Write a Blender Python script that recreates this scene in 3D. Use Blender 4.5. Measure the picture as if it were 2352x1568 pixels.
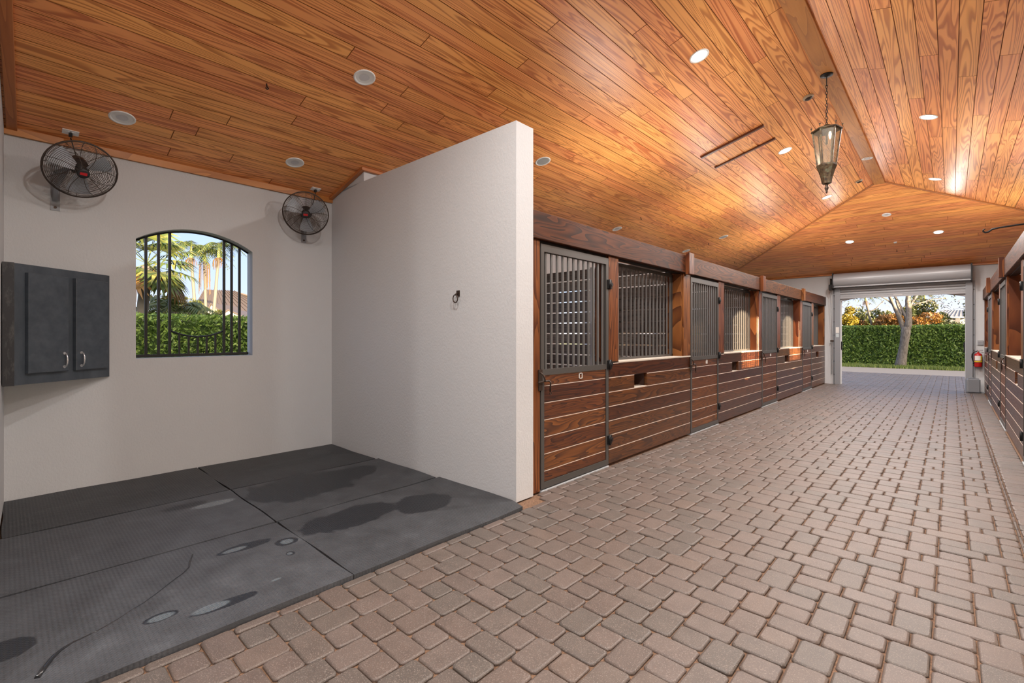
import bpy, bmesh, math, random
from mathutils import Matrix, Vector, Quaternion
random.seed(7)
S = bpy.context.scene
COL = S.collection
for o in list(bpy.data.objects): bpy.data.objects.remove(o)

# ------------------------------------------------------------------ camera, world, sun, exposure
F_PX, CX, CY, CAM_H = 1085.0, 1176.0, 769.0, 1.5
YAW = math.atan((2186 - 1176) / F_PX)
SY, CYW = math.sin(YAW), math.cos(YAW)
cam_d = bpy.data.cameras.new('camera'); cam = bpy.data.objects.new('camera', cam_d); COL.objects.link(cam)
cam.location = (0, 0, CAM_H); cam.rotation_euler = (math.pi / 2, 0, YAW)
cam_d.sensor_width = 36; cam_d.lens = F_PX / 2352 * 36; cam_d.shift_y = -15 / 2352
cam_d.clip_start = 0.02; cam_d.clip_end = 400
S.camera = cam

W = bpy.data.worlds.new('sky'); S.world = W; W.use_nodes = True
nt = W.node_tree; nt.nodes.clear()
tc = nt.nodes.new('ShaderNodeTexCoord'); sep = nt.nodes.new('ShaderNodeSeparateXYZ')
rmp = nt.nodes.new('ShaderNodeValToRGB'); bg = nt.nodes.new('ShaderNodeBackground'); wo = nt.nodes.new('ShaderNodeOutputWorld')
nt.links.new(tc.outputs['Generated'], sep.inputs[0]); nt.links.new(sep.outputs['Z'], rmp.inputs[0])
nt.links.new(bg.outputs[0], wo.inputs[0])
el = rmp.color_ramp.elements
el[0].position = 0.0; el[0].color = (0.66, 0.63, 0.62, 1)
el[1].position = 1.0; el[1].color = (0.38, 0.48, 0.70, 1)
e = el.new(0.08); e.color = (0.46, 0.55, 0.74, 1)
e = el.new(0.22); e.color = (0.36, 0.50, 0.80, 1)
bg.inputs[1].default_value = 1.2

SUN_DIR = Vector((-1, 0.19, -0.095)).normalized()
sd = bpy.data.lights.new('sun', 'SUN'); sd.energy = 28.0; sd.color = (1.0, 0.74, 0.47); sd.angle = math.radians(0.6)
so = bpy.data.objects.new('sun', sd); COL.objects.link(so); so.location = (60, -10, 12)
# warm glow around the low sun, added to brighten the hedges and paving
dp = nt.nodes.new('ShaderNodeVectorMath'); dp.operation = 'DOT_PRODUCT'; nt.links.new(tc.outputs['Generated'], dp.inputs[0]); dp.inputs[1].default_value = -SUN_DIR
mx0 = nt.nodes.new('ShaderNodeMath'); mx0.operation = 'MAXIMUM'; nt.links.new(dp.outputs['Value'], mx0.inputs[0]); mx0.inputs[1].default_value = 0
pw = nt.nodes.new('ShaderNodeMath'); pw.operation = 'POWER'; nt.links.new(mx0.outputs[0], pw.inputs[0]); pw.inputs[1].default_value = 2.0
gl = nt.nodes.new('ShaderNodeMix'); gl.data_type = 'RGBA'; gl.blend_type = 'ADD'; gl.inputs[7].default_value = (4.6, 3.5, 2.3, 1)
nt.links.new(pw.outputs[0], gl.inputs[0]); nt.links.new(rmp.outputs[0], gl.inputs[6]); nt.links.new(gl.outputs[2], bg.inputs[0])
so.rotation_euler = SUN_DIR.to_track_quat('-Z', 'Y').to_euler()

S.view_settings.view_transform = 'Standard'; S.view_settings.look = 'None'
S.view_settings.gamma = 1; S.view_settings.use_curve_mapping = False
S.view_settings.exposure = 0.55
ADDED_UPLIGHT_W = 17.0          # watts of one hidden uplight added to brighten the ceiling
LAMP_W = 62.0            # watts of one recessed downlight

# ------------------------------------------------------------------ helpers
WM = {}
def put(o, parent=None, m=None):
    m = m if m is not None else Matrix()
    COL.objects.link(o)
    if parent is not None:
        o.parent = parent; o.matrix_basis = WM[parent.name].inverted() @ m
    else:
        o.matrix_basis = m
    WM[o.name] = m
    return o
def tag(o, label=None, cat=None, group=None, kind=None):
    if label: o['label'] = label
    if cat: o['category'] = cat
    if group: o['group'] = group
    if kind: o['kind'] = kind
    return o
def thing(name, loc, label, cat, group=None, kind=None):
    o = bpy.data.objects.new(name, None); o.empty_display_size = .1
    put(o, None, Matrix.Translation(Vector(loc)))
    return tag(o, label, cat, group, kind)
def T(x, y, z): return Matrix.Translation((x, y, z))
def axes(origin, ax, ay, az):
    ax, ay, az = Vector(ax).normalized(), Vector(ay).normalized(), Vector(az).normalized()
    return Matrix(((ax.x, ay.x, az.x, origin[0]), (ax.y, ay.y, az.y, origin[1]), (ax.z, ay.z, az.z, origin[2]), (0, 0, 0, 1)))
class MB:
    def __init__(s): s.v = []; s.f = []; s.mi = []; s.sm = []
    def add(s, vs, fs, m=0, smooth=False):
        b = len(s.v); s.v += [tuple(v) for v in vs]
        for f in fs: s.f.append([b + i for i in f]); s.mi.append(m); s.sm.append(smooth)
    def box(s, x0, x1, y0, y1, z0, z1, m=0):
        s.add([(x0,y0,z0),(x1,y0,z0),(x1,y1,z0),(x0,y1,z0),(x0,y0,z1),(x1,y0,z1),(x1,y1,z1),(x0,y1,z1)],
              [(0,3,2,1),(4,5,6,7),(0,1,5,4),(1,2,6,5),(2,3,7,6),(3,0,4,7)], m)
    def obox(s, c, ax, ay, az, sx, sy, sz, m=0):
        c = Vector(c); ax, ay, az = Vector(ax).normalized()*sx/2, Vector(ay).normalized()*sy/2, Vector(az).normalized()*sz/2
        vs = [c + i*ax + j*ay + k*az for k in (-1,1) for i, j in ((-1,-1),(1,-1),(1,1),(-1,1))]
        s.add(vs, [(0,3,2,1),(4,5,6,7),(0,1,5,4),(1,2,6,5),(2,3,7,6),(3,0,4,7)], m)
    def tube(s, pts, r, n=8, m=0, closed=False, cap=True, smooth=True):
        pts = [Vector(p) for p in pts]; N = len(pts); rs = r if isinstance(r, (list, tuple)) else [r]*N
        b = len(s.v); up = None
        for i, p in enumerate(pts):
            if closed: t = pts[(i+1) % N] - pts[i-1]
            else: t = pts[min(i+1, N-1)] - pts[max(i-1, 0)]
            t.normalize()
            if up is None:
                up = t.orthogonal().normalized()
            up = (up - t*up.dot(t));
            if up.length < 1e-6: up = t.orthogonal()
            up.normalize(); w = t.cross(up)
            for k in range(n):
                a = 2*math.pi*k/n; s.v.append(tuple(p + (up*math.cos(a) + w*math.sin(a))*rs[i]))
        for i in range(N if closed else N-1):
            j = (i+1) % N
            for k in range(n):
                k2 = (k+1) % n; s.f.append([b+i*n+k, b+i*n+k2, b+j*n+k2, b+j*n+k]); s.mi.append(m); s.sm.append(smooth)
        if cap and not closed:
            s.f.append([b+k for k in range(n)][::-1]); s.mi.append(m); s.sm.append(False)
            s.f.append([b+(N-1)*n+k for k in range(n)]); s.mi.append(m); s.sm.append(False)
    def lathe(s, prof, n=16, m=0, M=None, smooth=True):
        b = len(s.v); M = M or Matrix()
        for r, z in prof:
            for k in range(n):
                a = 2*math.pi*k/n; s.v.append(tuple(M @ Vector((r*math.cos(a), r*math.sin(a), z))))
        for i in range(len(prof)-1):
            for k in range(n):
                k2 = (k+1) % n; s.f.append([b+i*n+k, b+i*n+k2, b+(i+1)*n+k2, b+(i+1)*n+k]); s.mi.append(m); s.sm.append(smooth)
    def ball(s, c, r, n=8, m=0):
        s.lathe([(max(1e-4, r*math.sin(math.pi*i/6)), -r*math.cos(math.pi*i/6)) for i in range(7)], n, m, T(*c))
    def mesh(s, name, mats):
        me = bpy.data.meshes.new(name); me.from_pydata(s.v, [], s.f)
        mats = mats if isinstance(mats, (list, tuple)) else [mats]
        for q in mats: me.materials.append(q)
        me.polygons.foreach_set('material_index', s.mi); me.polygons.foreach_set('use_smooth', s.sm)
        me.validate(); me.update(); return me
    def build(s, name, mats, parent=None, m=None):
        return put(bpy.data.objects.new(name, s.mesh(name, mats)), parent, m)
MC = {}
def bev_box(sx, sy, sz, mat, b=.004, top_mat=None):
    """box centred on origin with chamfered edges on its +z face (and sides); local x = grain"""
    key = ('bb', round(sx,4), round(sy,4), round(sz,4), mat.name, b, top_mat.name if top_mat else None)
    if key in MC: return MC[key]
    mb = MB(); x, y, z = sx/2, sy/2, sz/2
    r = [(-x,-y),(x,-y),(x,y),(-x,y)]; i = [(-x+b,-y+b),(x-b,-y+b),(x-b,y-b),(-x+b,y-b)]
    vs = [(p[0],p[1],-z) for p in r] + [(p[0],p[1],z-b) for p in r] + [(p[0],p[1],z) for p in i]
    mb.add(vs, [(0,3,2,1)] + [(k,(k+1)%4,4+(k+1)%4,4+k) for k in range(4)])
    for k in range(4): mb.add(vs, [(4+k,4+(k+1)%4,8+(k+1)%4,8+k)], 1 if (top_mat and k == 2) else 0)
    mb.add(vs, [(8,9,10,11)])
    MC[key] = mb.mesh('piece', [mat, top_mat] if top_mat else mat); return MC[key]
def plank(name, c, ax, ay, L, Wd, Th, mat, parent, b=.004, top_mat=None):
    az = Vector(ax).cross(Vector(ay))
    return put(bpy.data.objects.new(name, bev_box(L, Wd, Th, mat, b, top_mat)), parent, axes(c, ax, ay, az))

# ------------------------------------------------------------------ materials
def mat(name, col=(.5,.5,.5), rough=.5, metal=0.0, spec=.5):
    m = bpy.data.materials.new(name); m.use_nodes = True; b = m.node_tree.nodes['Principled BSDF']
    b.inputs['Base Color'].default_value = (*col, 1); b.inputs['Roughness'].default_value = rough
    b.inputs['Metallic'].default_value = metal; b.inputs['Specular IOR Level'].default_value = spec
    return m
class N:
    """tiny node helper"""
    def __init__(s, m): s.t = m.node_tree; s.b = s.t.nodes['Principled BSDF']
    def new(s, ty, **kw):
        n = s.t.nodes.new(ty)
        for k, v in kw.items(): setattr(n, k, v)
        return n
    def link(s, a, b): s.t.links.new(a, b)
    def val(s, sock, v):
        if hasattr(v, 'links') or isinstance(v, bpy.types.NodeSocket): s.link(v, sock)
        else: sock.default_value = v
    def math(s, op, a, b=0.0, c=None):
        n = s.new('ShaderNodeMath', operation=op); s.val(n.inputs[0], a); s.val(n.inputs[1], b)
        if c is not None: s.val(n.inputs[2], c)
        return n.outputs[0]
    def coord(s, which='Object'): return s.new('ShaderNodeTexCoord').outputs[which]
    def mapv(s, v, scale=(1,1,1), loc=(0,0,0)):
        n = s.new('ShaderNodeMapping'); s.link(v, n.inputs[0]); n.inputs['Scale'].default_value = scale
        s.val(n.inputs['Location'], loc); return n.outputs[0]
    def noise(s, v, scale=5, detail=3, rough=.5, dist=0):
        n = s.new('ShaderNodeTexNoise'); s.link(v, n.inputs['Vector']); n.inputs['Scale'].default_value = scale
        n.inputs['Detail'].default_value = detail; n.inputs['Roughness'].default_value = rough; n.inputs['Distortion'].default_value = dist
        return n.outputs['Fac']
    def ramp(s, v, stops):
        n = s.new('ShaderNodeValToRGB'); s.link(v, n.inputs[0]); e = n.color_ramp.elements
        e[0].position = stops[0][0]; e[0].color = (*stops[0][1], 1); e[1].position = stops[-1][0]; e[1].color = (*stops[-1][1], 1)
        for p, c in stops[1:-1]: q = e.new(p); q.color = (*c, 1)
        return n.outputs[0]
    def mix(s, f, a, b, blend='MIX'):
        n = s.new('ShaderNodeMix', data_type='RGBA', blend_type=blend); s.val(n.inputs[0], f)
        for i, v in ((6, a), (7, b)):
            if isinstance(v, tuple): n.inputs[i].default_value = (*v, 1)
            else: s.link(v, n.inputs[i])
        return n.outputs[2]
    def bump(s, h, strength=.3, dist=.01):
        n = s.new('ShaderNodeBump'); s.link(h, n.inputs['Height']); n.inputs['Strength'].default_value = strength
        n.inputs['Distance'].default_value = dist; s.link(n.outputs[0], s.b.inputs['Normal'])
    def rnd(s): return s.new('ShaderNodeObjectInfo').outputs['Random']
    def island(s): return s.new('ShaderNodeNewGeometry').outputs['Random Per Island']
    def hsv(s, c, h=.5, sat=1., v=1.):
        n = s.new('ShaderNodeHueSaturation'); s.link(c, n.inputs['Color'])
        s.val(n.inputs['Hue'], h); s.val(n.inputs['Saturation'], sat); s.val(n.inputs['Value'], v); return n.outputs[0]

def wood(name, stops, rough=.4, rings=14., ystretch=5., xs=.45, dark=.35, vmin=.8, vmax=1.15, bump=.08, knots=False):
    m = mat(name, rough=rough); n = N(m)
    r = n.rnd(); off = n.new('ShaderNodeCombineXYZ')
    n.link(n.math('MULTIPLY', r, 37.0), off.inputs[0]); n.link(n.math('MULTIPLY', r, 91.0), off.inputs[1]); n.link(n.math('MULTIPLY', r, 13.0), off.inputs[2])
    v = n.mapv(n.coord(), (xs, ystretch, 1.0), off.outputs[0])
    base = n.noise(v, 1.3, 2, .45, .6)
    fine = n.noise(n.mapv(n.coord(), (4, 120, 20), off.outputs[0]), 1.0, 2, .6)
    big = n.noise(n.mapv(n.coord(), (.9, 2.2, 2), off.outputs[0]), 1.0, 3, .6)
    ringv = n.math('FRACT', n.math('MULTIPLY', base, rings))
    col = n.ramp(ringv, stops)
    col = n.mix(n.math('MULTIPLY', fine, dark), col, stops[-1][1])
    vv = n.math('ADD', n.math('MULTIPLY', r, vmax - vmin), vmin)
    vv = n.math('MULTIPLY', vv, n.math('ADD', n.math('MULTIPLY', big, .5), .75))
    col = n.hsv(col, n.math('ADD', n.math('MULTIPLY', r, .016), .492), 1., vv)
    n.link(col, n.b.inputs['Base Color'])
    n.link(n.math('ADD', n.math('MULTIPLY', fine, .2), rough - .1), n.b.inputs['Roughness'])
    n.bump(ringv, bump, .002)
    return m
M_CEIL = wood('orange_pine', [(0, (.96,.415,.135)), (.42, (.94,.40,.125)), (.66, (.62,.205,.055)), (.86, (.56,.175,.048)), (1, (.90,.38,.12))], rough=.40, rings=20, ystretch=4.2, xs=.20, dark=.10, vmin=.93, vmax=1.06, bump=.03)
M_TRIM = wood('pine_trim', [(0, (.60,.235,.062)), (.6, (.54,.20,.05)), (1, (.40,.135,.035))], rough=.4, rings=8, vmin=.9, vmax=1.05)
M_STAIN = wood('red_brown_stain', [(0, (.190,.058,.014)), (.5, (.140,.040,.010)), (.85, (.062,.018,.007)), (1, (.036,.011,.005))], rough=.46, rings=15, ystretch=5.5, xs=.5, dark=.5, vmin=.55, vmax=1.35)
M_POST = wood('post_stain', [(0, (.27,.095,.030)), (.5, (.20,.065,.020)), (.85, (.10,.030,.011)), (1, (.065,.020,.009))], rough=.38, rings=8, ystretch=5, xs=.5, dark=.5, vmin=.75, vmax=1.2)
M_PANEL = wood('dark_panel_stain', [(0, (.140,.043,.012)), (.5, (.100,.030,.009)), (.8, (.048,.015,.006)), (1, (.030,.010,.005))], rough=.33, rings=15, ystretch=5.5, xs=.5, dark=.5, vmin=.6, vmax=1.25)
M_BEAM = wood('beam_stain', [(0, (.15,.046,.011)), (.5, (.10,.030,.008)), (.85, (.045,.014,.005)), (1, (.026,.009,.004))], rough=.5, rings=14, ystretch=4, xs=.5, dark=.5, vmin=.7, vmax=1.2)
M_DIV = wood('weathered_plank', [(0, (.10,.078,.066)), (.6, (.075,.058,.05)), (1, (.035,.026,.022))], rough=.35, rings=9, vmin=.6, vmax=1.3)
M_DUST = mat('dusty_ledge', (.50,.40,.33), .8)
M_SILL = mat('sill_beige', (.58,.52,.44), .6)

for _m in (M_BEAM, M_POST): _m.node_tree.nodes['Principled BSDF'].inputs['Specular IOR Level'].default_value = .22
def stucco(name, col, bs=.25):
    m = mat(name, col, .75); n = N(m); c = n.coord()
    a = n.noise(n.mapv(c, (1,1,.7)), 55, 4, .62); b2 = n.noise(c, 7, 3, .6)
    n.bump(n.math('ADD', a, n.math('MULTIPLY', b2, .35)), bs, .006)
    n.link(n.mix(n.math('MULTIPLY', b2, .25), col, tuple(q*.86 for q in col)), n.b.inputs['Base Color'])
    return m
M_STUC = stucco('white_stucco', (.575,.58,.59), .55)
M_OUT = stucco('outside_stucco', (.78,.74,.68))
M_BRONZE = mat('bronze_steel', (.072,.067,.062), .42, .1)
M_BLACK = mat('black_iron', (.012,.012,.013), .45, .4)
M_BAR = mat('grille_steel', (.115,.112,.108), .38, 0)
M_RUST = mat('aged_iron', (.06,.040,.030), .5, .6)
M_GALV = mat('galvanised_steel', (.36,.365,.38), .42, .15)
M_GALVD = mat('guide_rail_steel', (.28,.29,.31), .45, .2)
M_CHROME = mat('chrome', (.75,.75,.76), .15, 1)
M_WHITE = mat('white_enamel', (.80,.80,.79), .4)
M_GREYD = mat('speaker_grey', (.36,.36,.35), .6)
M_BRASS = mat('oxidised_copper', (.075,.068,.040), .55, .5)
n = N(M_BRASS); nz = n.noise(n.coord(), 22, 4, .6)
n.link(n.ramp(nz, [(.35, (.030,.020,.013)), (.52, (.095,.060,.030)), (.68, (.11,.13,.085))]), n.b.inputs['Base Color'])
M_WIRE = mat('fan_wire', (.085,.065,.055), .45, .5)
M_BLADE = mat('fan_blade_aluminium', (.46,.50,.55), .4, .15)
M_MOTOR = mat('motor_black', (.018,.018,.02), .4)
M_RED = mat('red_badge', (.50,.015,.02), .4)
M_FRED = mat('extinguisher_red', (.42,.012,.012), .25)
M_YEL = mat('yellow_band', (.75,.50,.03), .5)
M_LABEL = mat('paper_label', (.72,.70,.66), .6)
M_CAB = mat('slate_paint', (.055,.062,.072), .45)
n = N(M_CAB); nz = n.noise(n.mapv(n.coord(), (1,1,.4)), 9, 5, .65)
n.link(n.ramp(nz, [(.3, (.040,.050,.063)), (.7, (.074,.088,.106))]), n.b.inputs['Base Color'])
M_CABSIDE = mat('slate_side_mottled', (.03,.03,.032), .55)  # side panel darker than the front, with pale patches
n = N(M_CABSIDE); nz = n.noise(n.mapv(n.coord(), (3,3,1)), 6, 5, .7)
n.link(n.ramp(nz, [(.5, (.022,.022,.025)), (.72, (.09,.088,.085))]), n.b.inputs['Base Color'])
def emit(name, col, s):
    m = mat(name, col, .5); b = m.node_tree.nodes['Principled BSDF']
    b.inputs['Emission Color'].default_value = (*col, 1); b.inputs['Emission Strength'].default_value = s; return m
M_LAMP = emit('lit_lamp', (1, .90, .74), 9)
M_BULB = emit('lit_bulb', (1, .75, .40), 5)
M_LENS = mat('unlit_lens', (.62,.62,.64), .4)
M_GLASS = mat('seeded_glass', (.30,.26,.20), .25)
n = N(M_GLASS); tr = n.new('ShaderNodeBsdfTransparent'); tr.inputs[0].default_value = (.95,.90,.80,1)
mx = n.new('ShaderNodeMixShader'); mx.inputs[0].default_value = .38
n.link(tr.outputs[0], mx.inputs[1]); n.link(n.b.outputs[0], mx.inputs[2]); n.link(mx.outputs[0], n.t.nodes['Material Output'].inputs[0])
M_PLAST = mat('grey_plastic', (.22,.23,.25), .4)
M_CONC = mat('concrete', (.42,.44,.46), .8)

def paver_mat():
    m = mat('tumbled_paver', rough=.55); n = N(m)
    r = n.math('FRACT', n.math('ADD', n.rnd(), n.island())); c = n.coord('Object')
    base = n.ramp(r, [(0, (.106,.081,.069)), (.22, (.119,.088,.073)), (.42, (.130,.100,.086)), (.6, (.112,.088,.075)), (.8, (.097,.081,.070)), (1, (.134,.097,.078))])
    off = n.new('ShaderNodeCombineXYZ'); n.link(n.math('MULTIPLY', r, 50.), off.inputs[0])
    v = n.mapv(c, (1,1,1), off.outputs[0])
    g = n.noise(v, 170, 3, .75); b2 = n.noise(v, 9, 3, .6)
    col = n.hsv(base, .5, 1., n.math('ADD', n.math('MULTIPLY', b2, .6), .70))
    col = n.mix(n.math('MULTIPLY', n.math('GREATER_THAN', g, .585), .55), col, (.30,.25,.215))
    n.link(col, n.b.inputs['Base Color'])
    n.link(n.math('ADD', n.math('MULTIPLY', g, .25), .36), n.b.inputs['Roughness'])
    n.bump(n.math('ADD', g, n.math('MULTIPLY', b2, 1.5)), .35, .003)
    return m
M_PAVER = paver_mat()
M_SAND = mat('joint_sand', (.17,.095,.055), .9)
n = N(M_SAND); nz = n.noise(n.coord(), 60, 4, .7)
n.link(n.ramp(nz, [(.3, (.085,.045,.027)), (.7, (.27,.155,.09))]), n.b.inputs['Base Color']); n.bump(nz, .5, .004)

def leaf_mat(name, stops, rough=.5):
    m = mat(name, rough=rough); n = N(m); n.link(n.ramp(n.island(), stops), n.b.inputs['Base Color'])
    t = n.new('ShaderNodeBsdfTranslucent'); n.link(n.ramp(n.island(), stops), t.inputs[0])
    mx = n.new('ShaderNodeMixShader'); mx.inputs[0].default_value = .25
    n.link(n.b.outputs[0], mx.inputs[1]); n.link(t.outputs[0], mx.inputs[2]); n.link(mx.outputs[0], n.t.nodes['Material Output'].inputs[0])
    return m
M_HEDGE = leaf_mat('hedge_leaf', [(0, (.06,.115,.02)), (.5, (.15,.25,.04)), (.85, (.25,.37,.07)), (1, (.38,.48,.12))])
M_CORE = mat('hedge_inside', (.05,.09,.022), .9)
M_PALM = leaf_mat('palm_leaf', [(0, (.030,.058,.014)), (.5, (.066,.092,.022)), (1, (.125,.135,.036))])
M_PALMD = leaf_mat('dry_palm_leaf', [(0, (.11,.055,.015)), (1, (.19,.11,.03))])
M_TREE = leaf_mat('tree_leaf', [(0, (.022,.038,.009)), (.5, (.055,.07,.016)), (1, (.10,.10,.025))])
M_SUNTINT = leaf_mat('sun_tinted_leaf', [(0, (.11,.05,.008)), (.5, (.18,.078,.01)), (1, (.23,.12,.02))])  # orange of the low sun put into the leaf colour
M_YELLOW = leaf_mat('yellow_leaf', [(0, (.12,.095,.007)), (1, (.23,.175,.01))])
M_TRUNK = mat('pale_palm_trunk', (.085,.080,.068), .8)
M_BARK = mat('grey_bark', (.26,.235,.20), .85)
n = N(M_BARK); nz = n.noise(n.mapv(n.coord(), (1,1,.35)), 14, 5, .7)
n.link(n.ramp(nz, [(.3, (.07,.058,.046)), (.7, (.23,.205,.175))]), n.b.inputs['Base Color']); n.bump(nz, .8, .02)
M_GRASS = leaf_mat('grass_blade', [(0, (.10,.16,.03)), (1, (.24,.29,.07))])
M_EARTH = mat('earth', (.20,.16,.11), .9)
M_ROAD = mat('asphalt', (.27,.235,.20), .85)
M_ROOFB = mat('brown_metal_roof', (.058,.046,.040), .5)
M_ROOFG = mat('grey_metal_roof', (.13,.135,.15), .6)
M_HOUSE = mat('house_white', (.22,.217,.21), .7)
M_PANE = mat('dark_pane', (.03,.035,.04), .1)
M_CORD = mat('black_cord', (.01,.01,.01), .5)
M_ROOF = mat('roof_tile', (.3,.25,.2), .8)

# ------------------------------------------------------------------ main dimensions
XB, XL, XR, XO = -6.18, -2.88, 0.62, 3.98      # back wall, left fronts, right fronts, right outer wall
YE = 17.35                                      # far end wall
ZR, ZE, SL = 4.66, 3.35, 0.2625
RX0, RX1 = -1.19, -1.01
YH = YE - (ZR - ZE) / SL                        # where the ridge ends at the hip
YN = -7.0

# ------------------------------------------------------------------ walls
def wall(name, o, ud, nd, u0, u1, top, openings, th, mats, label, kind='structure'):
    """vertical wall: origin o, direction ud, inward normal nd; top(u) height; openings (u0,u1,z0,zs,zc) with arched heads"""
    ud, nd = Vector(ud), Vector(nd); o = Vector(o); mb = MB()
    def quad(pts, flip=False):
        # pts (u,z) polygon -> inner and outer face
        a = [o + ud*u + Vector((0,0,z)) for u, z in pts]; b = [p - nd*th for p in a]
        k = list(range(len(a)))
        mb.add(a, [k]); mb.add(b, [k[::-1]])
    cuts = sorted(openings); u = u0
    def strip(a, b, z0, zt0, zt1): quad([(a, z0), (b, z0), (b, zt1), (a, zt0)])
    for (a, b, z0, zs, zc) in cuts:
        strip(u, a, 0, top(u), top(a))
        if z0 > 0: strip(a, b, 0, z0, z0)
        n = 14; prev = None; arc = []
        w = (b-a)/2; r = (w*w + (zc-zs)**2)/(2*(zc-zs)); zc0 = zc - r
        for i in range(n+1):
            uu = a + (b-a)*i/n; zz = zc0 + math.sqrt(max(0, r*r - (uu-a-w)**2)); arc.append((uu, zz))
        for i in range(n):
            (p, q), (p2, q2) = arc[i], arc[i+1]
            quad([(p, q), (p2, q2), (p2, top(p2)), (p, top(p))])
        ring = [(a, z0)] + arc + [(b, z0)]
        if z0 > 0: ring.append((a, z0))
        for i in range(len(ring)-1):
            (p, q), (p2, q2) = ring[i], ring[i+1]
            A = o + ud*p + Vector((0,0,q)); B = o + ud*p2 + Vector((0,0,q2))
            mb.add([A, B, B - nd*th, A - nd*th], [(0,1,2,3)])
        u = b
    strip(u, u1, 0, top(u), top(u1))
    # ends and top
    for uu in (u0, u1):
        A = o + ud*uu; B = A + Vector((0,0,top(uu))); mb.add([A, B, B - nd*th, A - nd*th], [(0,1,2,3)])
    A = o + ud*u0 + Vector((0,0,top(u0))); B = o + ud*u1 + Vector((0,0,top(u1))); mb.add([A, B, B - nd*th, A - nd*th], [(0,1,2,3)])
    ob = mb.build(name, mats); return tag(ob, label, 'wall', kind=kind)
WZ = (1.255, 2.50, 2.67); WW = 1.114
wins_left = [1.483, 5.10, 8.70, 12.30, 15.85]
wall('wall_left', (XB, 0, 0), (0,1,0), (1,0,0), -.25, YE+.2, lambda u: ZE+.06, [(c-WW/2, c+WW/2, *WZ) for c in wins_left], .18, M_STUC, 'white stucco outer wall holding the barred arched window')
wins_right = [8.64, 12.20]
wall('wall_right', (XO, 0, 0), (0,1,0), (-1,0,0), YN, YE+.2, lambda u: ZE+.06, [(0.6, 5.9, 0, 2.55, 2.7)] + [(c-WW/2, c+WW/2, *WZ) for c in wins_right], .18, M_STUC, 'white stucco outer wall behind the right hand stalls')  # unseen side opening added to bring in more soft daylight
OX0, OX1 = -2.476, .261
wall('wall_far', (0, YE, 0), (1,0,0), (0,-1,0), XB-.18, XO+.18, lambda u: ZE+.03, [(OX0, OX1, 0, 2.53, 2.70)], .22, M_STUC, 'white end wall around the open roller door')
wall('wall_near', (0, YN, 0), (1,0,0), (0,1,0), XL, XO+.18, lambda u: (ZR - SL*max(0, RX0-u, u-RX1))+.03, [(-2.5, .3, 0, 2.53, 2.70)], .22, M_STUC, 'white end wall with opening behind the camera')
# wash bay side wall on the left (slightly out of square, as in the photograph) up to the ceiling
def prism(name, pts, zt, mats, label, cat='wall', kind='structure', z0=0):
    """plan polygon pts, top heights zt per corner"""
    mb = MB(); n = len(pts)
    vs = [(x, y, z0) for x, y in pts] + [(p[0], p[1], z) for p, z in zip(pts, zt)]
    mb.add(vs, [list(range(n))[::-1], list(range(n, 2*n))] + [(i, (i+1) % n, n+(i+1) % n, n+i) for i in range(n)])
    return tag(mb.build(name, mats), label, cat, kind=kind)
zc = lambda x: ZR - SL*max(0, RX0 - x, x - RX1)
prism('wall_wash_side', [(XB, -.004), (XB, -.25), (XL+.03, -.25), (XL+.03, -.095)], [zc(XB)+.02, zc(XB)+.02, zc(XL)+.02, zc(XL)+.02], M_STUC, 'white side wall at the left edge of the wash bay')
PY0, PY1 = 3.035, 3.12        # wash bay side of the partition, at the back wall and at its free end
prism('wall_partition', [(XB-.02, PY0), (-2.853, PY1), (-2.853, PY1+.235), (XB-.02, PY0+.24)], [3.42]*4, M_STUC, 'white free standing partition wall with a flat top')
prism('wall_partition_stub', [(XB-.02, PY0), (-5.37, PY0+.0205), (-5.37, PY0+.22), (XB-.02, PY0+.22)], [zc(XB)+.02, zc(-5.37)+.02, zc(-5.37)+.02, zc(XB)+.02], M_STUC, 'short full height white pier above the partition', z0=3.42)
prism('wall_passage', [(XL, YN), (XL, -.25), (XL-.15, -.25), (XL-.15, YN)], [zc(XL)+.02]*4, M_STUC, 'white passage wall behind the camera')
prism('wall_tack', [(XR, 6.72), (XO, 6.72), (XO, 6.60), (XR, 6.60)], [2.66]*4, M_STUC, 'white cross wall before the right hand stalls')
prism('wall_tack', [(XR, -.2), (XO, -.2), (XO, -.35), (XR, -.35)], [2.66]*4, M_STUC, 'white cross wall of the side room behind the camera')

# ------------------------------------------------------------------ ceiling: slabs with planks
def slab(name, pts, label):
    mb = MB(); n = len(pts); vs = [Vector(p) + Vector((0,0,.022)) for p in pts]; up = [v + Vector((0,0,.12)) for v in vs]
    mb.add(vs + up, [list(range(n)), list(range(n, 2*n))[::-1]] + [(i, (i+1) % n, n+(i+1) % n, n+i) for i in range(n)])
    return tag(mb.build(name, M_SLAB), label, 'ceiling', kind='structure')
M_GROOVE = mat('stained_groove', (.30,.10,.028), .7, 0, .2)
M_SLAB = mat('ceiling_backing', (.05,.02,.008), .8)
EX = .5    # eaves run out past the walls
cl = slab('ceiling_left', [(XB-EX, YN, zc(XB-EX)), (RX0, YN, ZR), (RX0, YH, ZR), (XB-EX, YE+EX, zc(XB-EX))], 'left slope of the orange pine board ceiling')
cr = slab('ceiling_right', [(RX1, YN, ZR), (XO+EX, YN, zc(XO+EX)), (XO+EX, YE+EX, zc(XO+EX)), (RX1, YH, ZR)], 'right slope of the orange pine board ceiling')
ce = slab('ceiling_end', [(XB-EX, YE+EX, zc(XB-EX)), (RX0, YH, ZR), (RX1, YH, ZR), (XO+EX, YE+EX, zc(XO+EX))], 'hipped end slope of the orange pine board ceiling')
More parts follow.
